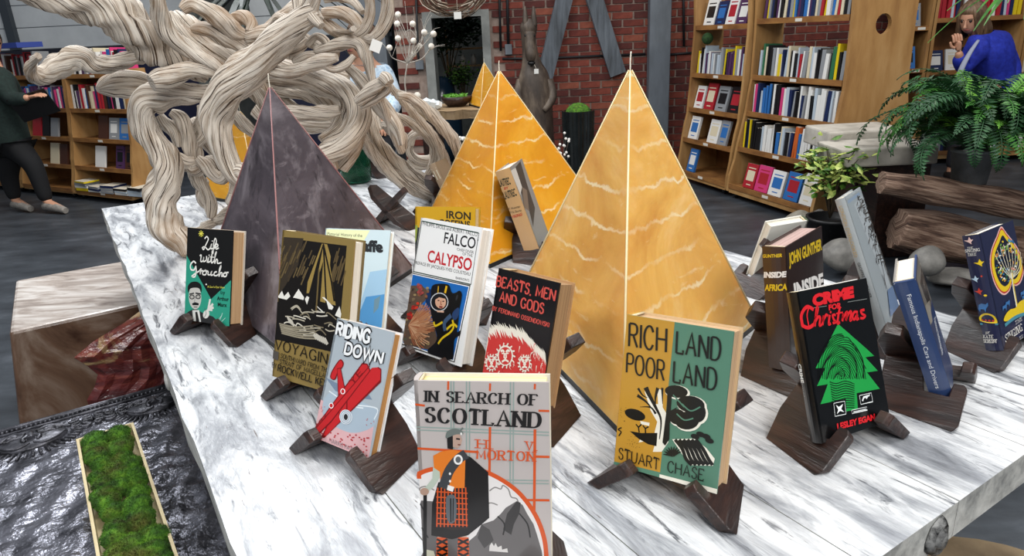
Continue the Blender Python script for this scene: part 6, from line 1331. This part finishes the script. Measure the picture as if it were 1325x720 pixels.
# ------------------------------------------------------------------ people
SK = flat('#c69478', .55, name='skin')
def skin(name, V, E, R, m, parent, sub=2, root=0):
    me = bpy.data.meshes.new(name); me.from_pydata([tuple(v) for v in V], E, []); o = bpy.data.objects.new(name, me); COL.objects.link(o); o.parent = parent; me.materials.append(m)
    s = o.modifiers.new('skin', 'SKIN'); s.use_smooth_shade = True
    for i, r in enumerate(R): sv = me.skin_vertices[0].data[i]; sv.radius = (r, r) if not isinstance(r, tuple) else r; sv.use_root = (i == root)
    u = o.modifiers.new('sub', 'SUBSURF'); u.levels = sub; u.render_levels = sub
    return o
def head(root, c, R3, hair, hl, skinm=SK, long_=True):
    """c centre, R3 rotation: local -y is where the face looks"""
    T = Matrix.Translation(c) @ R3.to_4x4()
    hb = MB(); hb.sphere((0, 0, 0), .098, 24, sc_=(.80, .98, 1.18)); 
    hb.v = [(x*(1-.25*max(0, -z-.02)/.1), y-(.012 if z < -.05 and y < 0 else 0), z) for x, y, z in hb.v]
    hb.v = [tuple(T @ Vector(q)) for q in hb.v]; hb.build('head', skinm, root)
    f = MB(); f.tube([(0, -.088, .025), (0, -.104, -.002), (0, -.113, -.02), (0, -.100, -.03)], [.007, .009, .013, .008], 8, ); f.v = [tuple(T @ Vector(q)) for q in f.v]; f.build('nose', skinm, root)
    for s in (-1, 1):
        e = MB(); e.sphere((s*.032, -.083, .02), .0115, 10); e.v = [tuple(T @ Vector(q)) for q in e.v]; e.build('eye', flat('#2a211c', .2), root)
        e = MB(); e.tube([(s*.015, -.094, .037), (s*.034, -.092, .042), (s*.052, -.078, .036)], .0035, 5); e.v = [tuple(T @ Vector(q)) for q in e.v]; e.build('eyebrow', hair, root)
        e = MB(); e.sphere((s*.080, .008, 0), .026, 10, sc_=(.35, .7, 1.1)); e.v = [tuple(T @ Vector(q)) for q in e.v]; e.build('ear', skinm, root)
    l = MB(); l.tube([(-.024, -.088, -.052), (0, -.096, -.050), (.024, -.088, -.052)], [.003, .006, .003], 6); l.v = [tuple(T @ Vector(q)) for q in l.v]; l.build('mouth', flat('#9a4f48', .5), root)
    h = MB(); h.sphere((0, .018, .024), .108, 22, sc_=(.88, .97, 1.10)); h.v = [(x, y, z) if not (y < -.055 and z < .07) else (x, -.05, z) for x, y, z in h.v]
    rg = random.Random(5)
    if long_:
        for k in range(54):
            a = R_(-48+276*k/53); x, y = .085*math.cos(a), .015+.092*math.sin(a); P = [(x*.35, y*.4+.01, .128), (x*.95, y, .07), (x*1.10, y*1.08, -.02), (x*1.22+rg.uniform(-.012, .012), y*1.2+.01, -.02-hl*.6), (x*1.15+rg.uniform(-.02, .02), y*1.15+.015, -.03-hl)]
            h.tube(P, [.012, .016, .017, .015, .004], 6, sub=3)
    h.v = [tuple(T @ Vector(q)) for q in h.v]; h.build('hair', hair, root)
def hand(root, w, d, up_, m=SK, curl=.5, s=1.0, side=1):
    """w wrist, d direction of the fingers, up_ back of the hand"""
    d = d.normalized(); up_ = (up_-d*up_.dot(d)).normalized(); sd = d.cross(up_)*side; V = [w, w+d*.045*s, w+d*.085*s]; E = [(0, 1), (1, 2)]; R = [(.022*s, .018*s), (.032*s, .015*s), (.034*s, .013*s)]
    o = skin('hand', V, E, R, m, root, 2)
    for k, (off, L) in enumerate(((-.027, .062), (-.009, .070), (.009, .066), (.026, .052))):
        b = w+d*.085*s+sd*off*s; a = curl; P = [b-d*.012*s, b+(d*math.cos(a*.4)-up_*math.sin(a*.4))*L*.45*s]; P.append(P[-1]+(d*math.cos(a*1.1)-up_*math.sin(a*1.1))*L*.32*s); P.append(P[-1]+(d*math.cos(a*1.8)-up_*math.sin(a*1.8))*L*.25*s)
        MB().tube(P, [.0095*s, .009*s, .0082*s, .006*s], 8).build('finger', m, root)
    b = w+d*.03*s-sd*.024*s; MB().tube([b, b+(d*.6-sd*.7)*.03*s, b+(d*.95-sd*.5)*.058*s], [.012*s, .011*s, .008*s], 8).build('thumb', m, root)
# the woman in blue
yw = 5.95
def W(x, y, dy=0): return PY(x, y, yw+dy)
wm = empty('person', 'person with long brown hair in a blue fleece jacket looking down, behind the fern', 'person', loc=(W(1280, 20).x, yw, 0)); O = wm.location.copy()
L_ = lambda v: v-O
hc_ = W(1257, 24); nk = W(1268, 45); ch = W(1275, 75); hp = W(1285, 150); hp.z = max(hp.z, .82)
feet = [Vector((O.x-.1, yw, .05)), Vector((O.x+.12, yw+.05, .05))]; kn = [Vector((O.x-.09, yw-.02, .44)), Vector((O.x+.12, yw, .44))]; hj = [hp+Vector((-.09, 0, -.06)), hp+Vector((.09, 0, -.06))]
shl, shr = W(1256, 60, -.05)+Vector((0, -.1, 0)), W(1298, 58)+Vector((0, .05, 0)); ell = W(1245, 90, -.12); wrl = W(1240, 66, -.18); elr = W(1312, 98, -.05); wrr = W(1285, 118, -.2)
V = [hp, ch, nk, hc_, shl, ell, wrl, shr, elr, wrr, hj[0], kn[0], feet[0], hj[1], kn[1], feet[1], feet[0]+Vector((-.06, -.15, -.02)), feet[1]+Vector((-.05, -.15, -.02))]
E_ = [(0,1),(1,2),(2,3),(1,4),(4,5),(5,6),(1,7),(7,8),(8,9),(0,10),(10,11),(11,12),(0,13),(13,14),(14,15),(12,16),(15,17)]
R = [.13,.13,.055,.07,.06,.045,.028,.06,.045,.028,.09,.06,.04,.09,.06,.04,.03,.03]
skin('body', [L_(v) for v in V], E_, R, SK, wm)
M_blue = NM('blue_fleece', [(.3, '#10208c'), (.7, '#2438b8')], 30, rough=.8, bump=.2)
Vj = [hp+Vector((-.02, 0, -.22)), ch.lerp(hp, .5), ch, nk+Vector((0, 0, -.015)), shl, shl.lerp(ell, .5), ell, wrl.lerp(ell, .2), shr, shr.lerp(elr, .5), elr, wrr.lerp(elr, .15)]
skin('jacket', [L_(v) for v in Vj], [(0,1),(1,2),(2,3),(2,4),(4,5),(5,6),(6,7),(2,8),(8,9),(9,10),(10,11)], [(.20,.17),(.19,.16),(.18,.15),.075,.11,.085,.075,.052,.12,.095,.078,.055], M_blue, wm)
skin('trousers', [L_(v) for v in (hp, hj[0], kn[0], feet[0]+Vector((0, 0, .05)), hj[1], kn[1], feet[1]+Vector((0, 0, .05)))], [(0,1),(1,2),(2,3),(0,4),(4,5),(5,6)], [.145,.105,.075,.058,.105,.075,.058], flat('#1c1d24', .8), wm)
st_ = MB(); a_ = [W(1266, 52, -.19), W(1254, 70, -.24), W(1243, 92, -.26), W(1236, 118, -.25)]; st_.tube([L_(p) for p in a_], [.012, .018, .022, .022], 8, flat=.5); st_.build('shirt_front', flat('#9aa0b4', .8), wm)
Rh = Matrix.Rotation(R_(-55), 3, 'Z') @ Matrix.Rotation(R_(26), 3, 'X')
head(wm, L_(hc_), Rh, NM('brown_hair', [(.3, '#3d2c20'), (.6, '#7a6048')], 14, (3, 3, .4), 6, .5, .3), .17)
hand(wm, L_(wrl), Vector((-.25, -.1, .9)), Vector((-.3, -.9, .2)), curl=.9)
hand(wm, L_(wrr), Vector((-.9, -.2, -.1)), Vector((0, -.3, 1)), curl=.7)
for s in (0, 1): MB().tube([L_(feet[s]+Vector((.02, .06, -.01))), L_(feet[s]+Vector((-.01, 0, .0))), L_(feet[s]+Vector((-.06, -.16, -.02)))], [.04, .045, .03], 10).build('shoe', M_black, wm)
# the reader in dark clothes at the left
yl = 6.5
def Lp_(x, y, dy=0): return PY(x, y, yl+dy)
rd = empty('person', 'person in dark clothes and grey suede shoes holding an open book, cut off at left', 'person', loc=(Lp_(25, 200).x, yl, 0)); O2 = rd.location.copy(); G_ = lambda v: v-O2
hp = Lp_(14, 178); ch = Lp_(-4, 108); nk = Lp_(-10, 80); hd = Lp_(-12, 58)
kf, af, tf_ = Lp_(44, 214, -.05), Lp_(60, 258, -.05), Lp_(84, 268, -.15); kb, ab, tb_ = Lp_(10, 226, .1), Lp_(20, 260, .1), Lp_(40, 270, 0)
for v, z in ((af, .10), (tf_, .035), (ab, .10), (tb_, .035)): v.z = z
s1_, e1_, w1_ = Lp_(2, 104, -.1), Lp_(16, 130, -.15), Lp_(38, 126, -.2); s2_, e2_, w2_ = Lp_(-20, 104, .1), Lp_(0, 136, .1), Lp_(28, 130, .05)
V = [hp, ch, nk, hd, s1_, e1_, w1_, s2_, e2_, w2_, hp+Vector((.05, -.04, -.05)), kf, af, tf_, hp+Vector((-.05, .05, -.05)), kb, ab, tb_]
skin('body', [G_(v) for v in V], [(0,1),(1,2),(2,3),(1,4),(4,5),(5,6),(1,7),(7,8),(8,9),(0,10),(10,11),(11,12),(12,13),(0,14),(14,15),(15,16),(16,17)], [.12,.14,.055,.06,.06,.045,.027,.06,.045,.027,.09,.06,.04,.03,.09,.06,.04,.03], SK, rd)
M_jum = NM('dark_green_jumper', [(.3, '#0f1c19'), (.7, '#1c2e2a')], 40, rough=.9, bump=.2)
skin('jumper', [G_(v) for v in (hp+Vector((0, 0, -.17)), hp.lerp(ch, .5), ch, nk+Vector((0, 0, -.02)), s1_, e1_, w1_.lerp(e1_, .12), s2_, e2_, w2_.lerp(e2_, .12))], [(0,1),(1,2),(2,3),(2,4),(4,5),(5,6),(2,7),(7,8),(8,9)], [.165,.16,.165,.075,.11,.075,.05,.11,.075,.05], M_jum, rd)
skin('trousers', [G_(v) for v in (hp+Vector((0, 0, .03)), hp+Vector((.05, -.04, -.08)), kf, af, hp+Vector((-.05, .05, -.08)), kb, ab)], [(0,1),(1,2),(2,3),(0,4),(4,5),(5,6)], [.145,.125,.088,.06,.125,.088,.06], flat('#0c0d11', .85), rd)
for a_, t_ in ((af, tf_), (ab, tb_)):
    hl_ = a_-(t_-a_).normalized()*.05; hl_.z = .05; m_ = a_.lerp(t_, .45); m_.z = .06; t2 = t_.copy(); t2.z = .035
    MB().tube([G_(hl_), G_(Vector((a_.x, a_.y, .07))), G_(m_), G_(t2)], [.036, .046, .042, .028], 12).build('shoe', NM('grey_suede', [(.3, '#77726c'), (.7, '#a39d95')], 30, rough=.9), rd)
head(rd, G_(hd+Vector((0, 0, .02))), Matrix.Rotation(R_(60), 3, 'Z') @ Matrix.Rotation(R_(20), 3, 'X'), flat('#2a1f18', .7), .05, long_=False)
hand(rd, G_(w1_), Vector((.9, -.1, .15)), Vector((0, -.2, .9)), curl=.4); hand(rd, G_(w2_), Vector((.9, -.1, .1)), Vector((0, .2, .9)), curl=.4)
hb_ = empty('open_book', 'dark open book held by the reader at the far left', 'book', loc=Lp_(44, 136, -.12)); hb_.rotation_euler = (R_(-62), R_(-14), R_(12))
MB().box((-.16, -.12, -.012), (.0, .12, .0)).build('cover', M_black, hb_); MB().box((.0, -.12, -.012), (.16, .12, 0)).build('cover', M_black, hb_); MB().box((-.15, -.11, .001), (.0, .11, .012)).build('page_block', flat('#e6e1d6', .8), hb_); MB().box((.002, -.11, .001), (.15, .11, .012)).build('page_block', flat('#e6e1d6', .8), hb_)
# the sitter in a light blue shirt behind the driftwood
yb = 4.7
def Q(x, y, dy=0): return PY(x, y, yb+dy)
mn = empty('person', 'person in a light blue patterned shirt mostly hidden behind the driftwood', 'person', loc=(Q(470, 60).x, yb, 0)); O3 = mn.location.copy(); H_ = lambda v: v-O3
hd = Q(466, 54); nk = Q(472, 78); ch = Q(476, 112); hp = Q(474, 165); sl, sr_ = Q(452, 96), Q(500, 98); el_, er_ = Q(446, 140, -.05), Q(510, 136, -.1); wl_, wr_ = Q(458, 160, -.25), Q(496, 158, -.3)
kl, kr = Q(462, 178, -.4), Q(490, 178, -.4); al, ar = Vector((kl.x, kl.y+.05, .08)), Vector((kr.x, kr.y+.05, .08))
skin('body', [H_(v) for v in (hp, ch, nk, hd, sl, el_, wl_, sr_, er_, wr_, kl, al, kr, ar)], [(0,1),(1,2),(2,3),(1,4),(4,5),(5,6),(1,7),(7,8),(8,9),(0,10),(10,11),(0,12),(12,13)], [.13,.14,.055,.06,.055,.042,.027,.055,.042,.027,.065,.04,.065,.04], SK, mn)
skin('shirt', [H_(v) for v in (hp, hp.lerp(ch, .5), ch, nk+Vector((0, 0, -.04)), sl, el_, wl_.lerp(el_, .2), sr_, er_, wr_.lerp(er_, .2))], [(0,1),(1,2),(2,3),(2,4),(4,5),(5,6),(2,7),(7,8),(8,9)], [.15,.15,.15,.075,.08,.062,.045,.08,.062,.045], NM('pale_blue_print', [(.35, '#7f9bb5'), (.5, '#c5d3de'), (.65, '#8fb0cc')], 22, rough=.8), mn)
skin('trousers', [H_(v) for v in (hp, kl, al, kr, ar)], [(0,1),(1,2),(0,3),(3,4)], [.15,.08,.055,.08,.055], flat('#23262e', .8), mn)
head(mn, H_(hd), Matrix.Rotation(R_(-40), 3, 'Z'), flat('#5d4636', .7), .05, long_=False)
for wv, ev_ in ((wl_, el_), (wr_, er_)): hand(mn, H_(wv), Vector((.1, -.8, -.2)), Vector((0, .2, 1)), curl=.6)
for a_ in (al, ar): MB().tube([H_(a_+Vector((0, .05, -.03))), H_(a_+Vector((0, -.02, -.02))), H_(a_+Vector((0, -.16, -.04)))], [.036, .045, .03], 10).build('shoe', M_black, mn)
cs = empty('stool', 'dark wooden stool under the sitter in light blue behind the driftwood', 'stool', loc=(hp.x, hp.y+.02, 0)); sz = hp.z-.14
MB().lathe([(0, sz-.03), (.17, sz-.03), (.18, sz-.015), (.17, sz), (0, sz)], 24).build('seat', M_walnut, cs)
for k in range(4): a = R_(45+90*k); MB().tube([(.11*math.cos(a), .11*math.sin(a), sz-.03), (.16*math.cos(a), .16*math.sin(a), 0)], .015, 8, smooth=False).build('leg', M_walnut, cs)
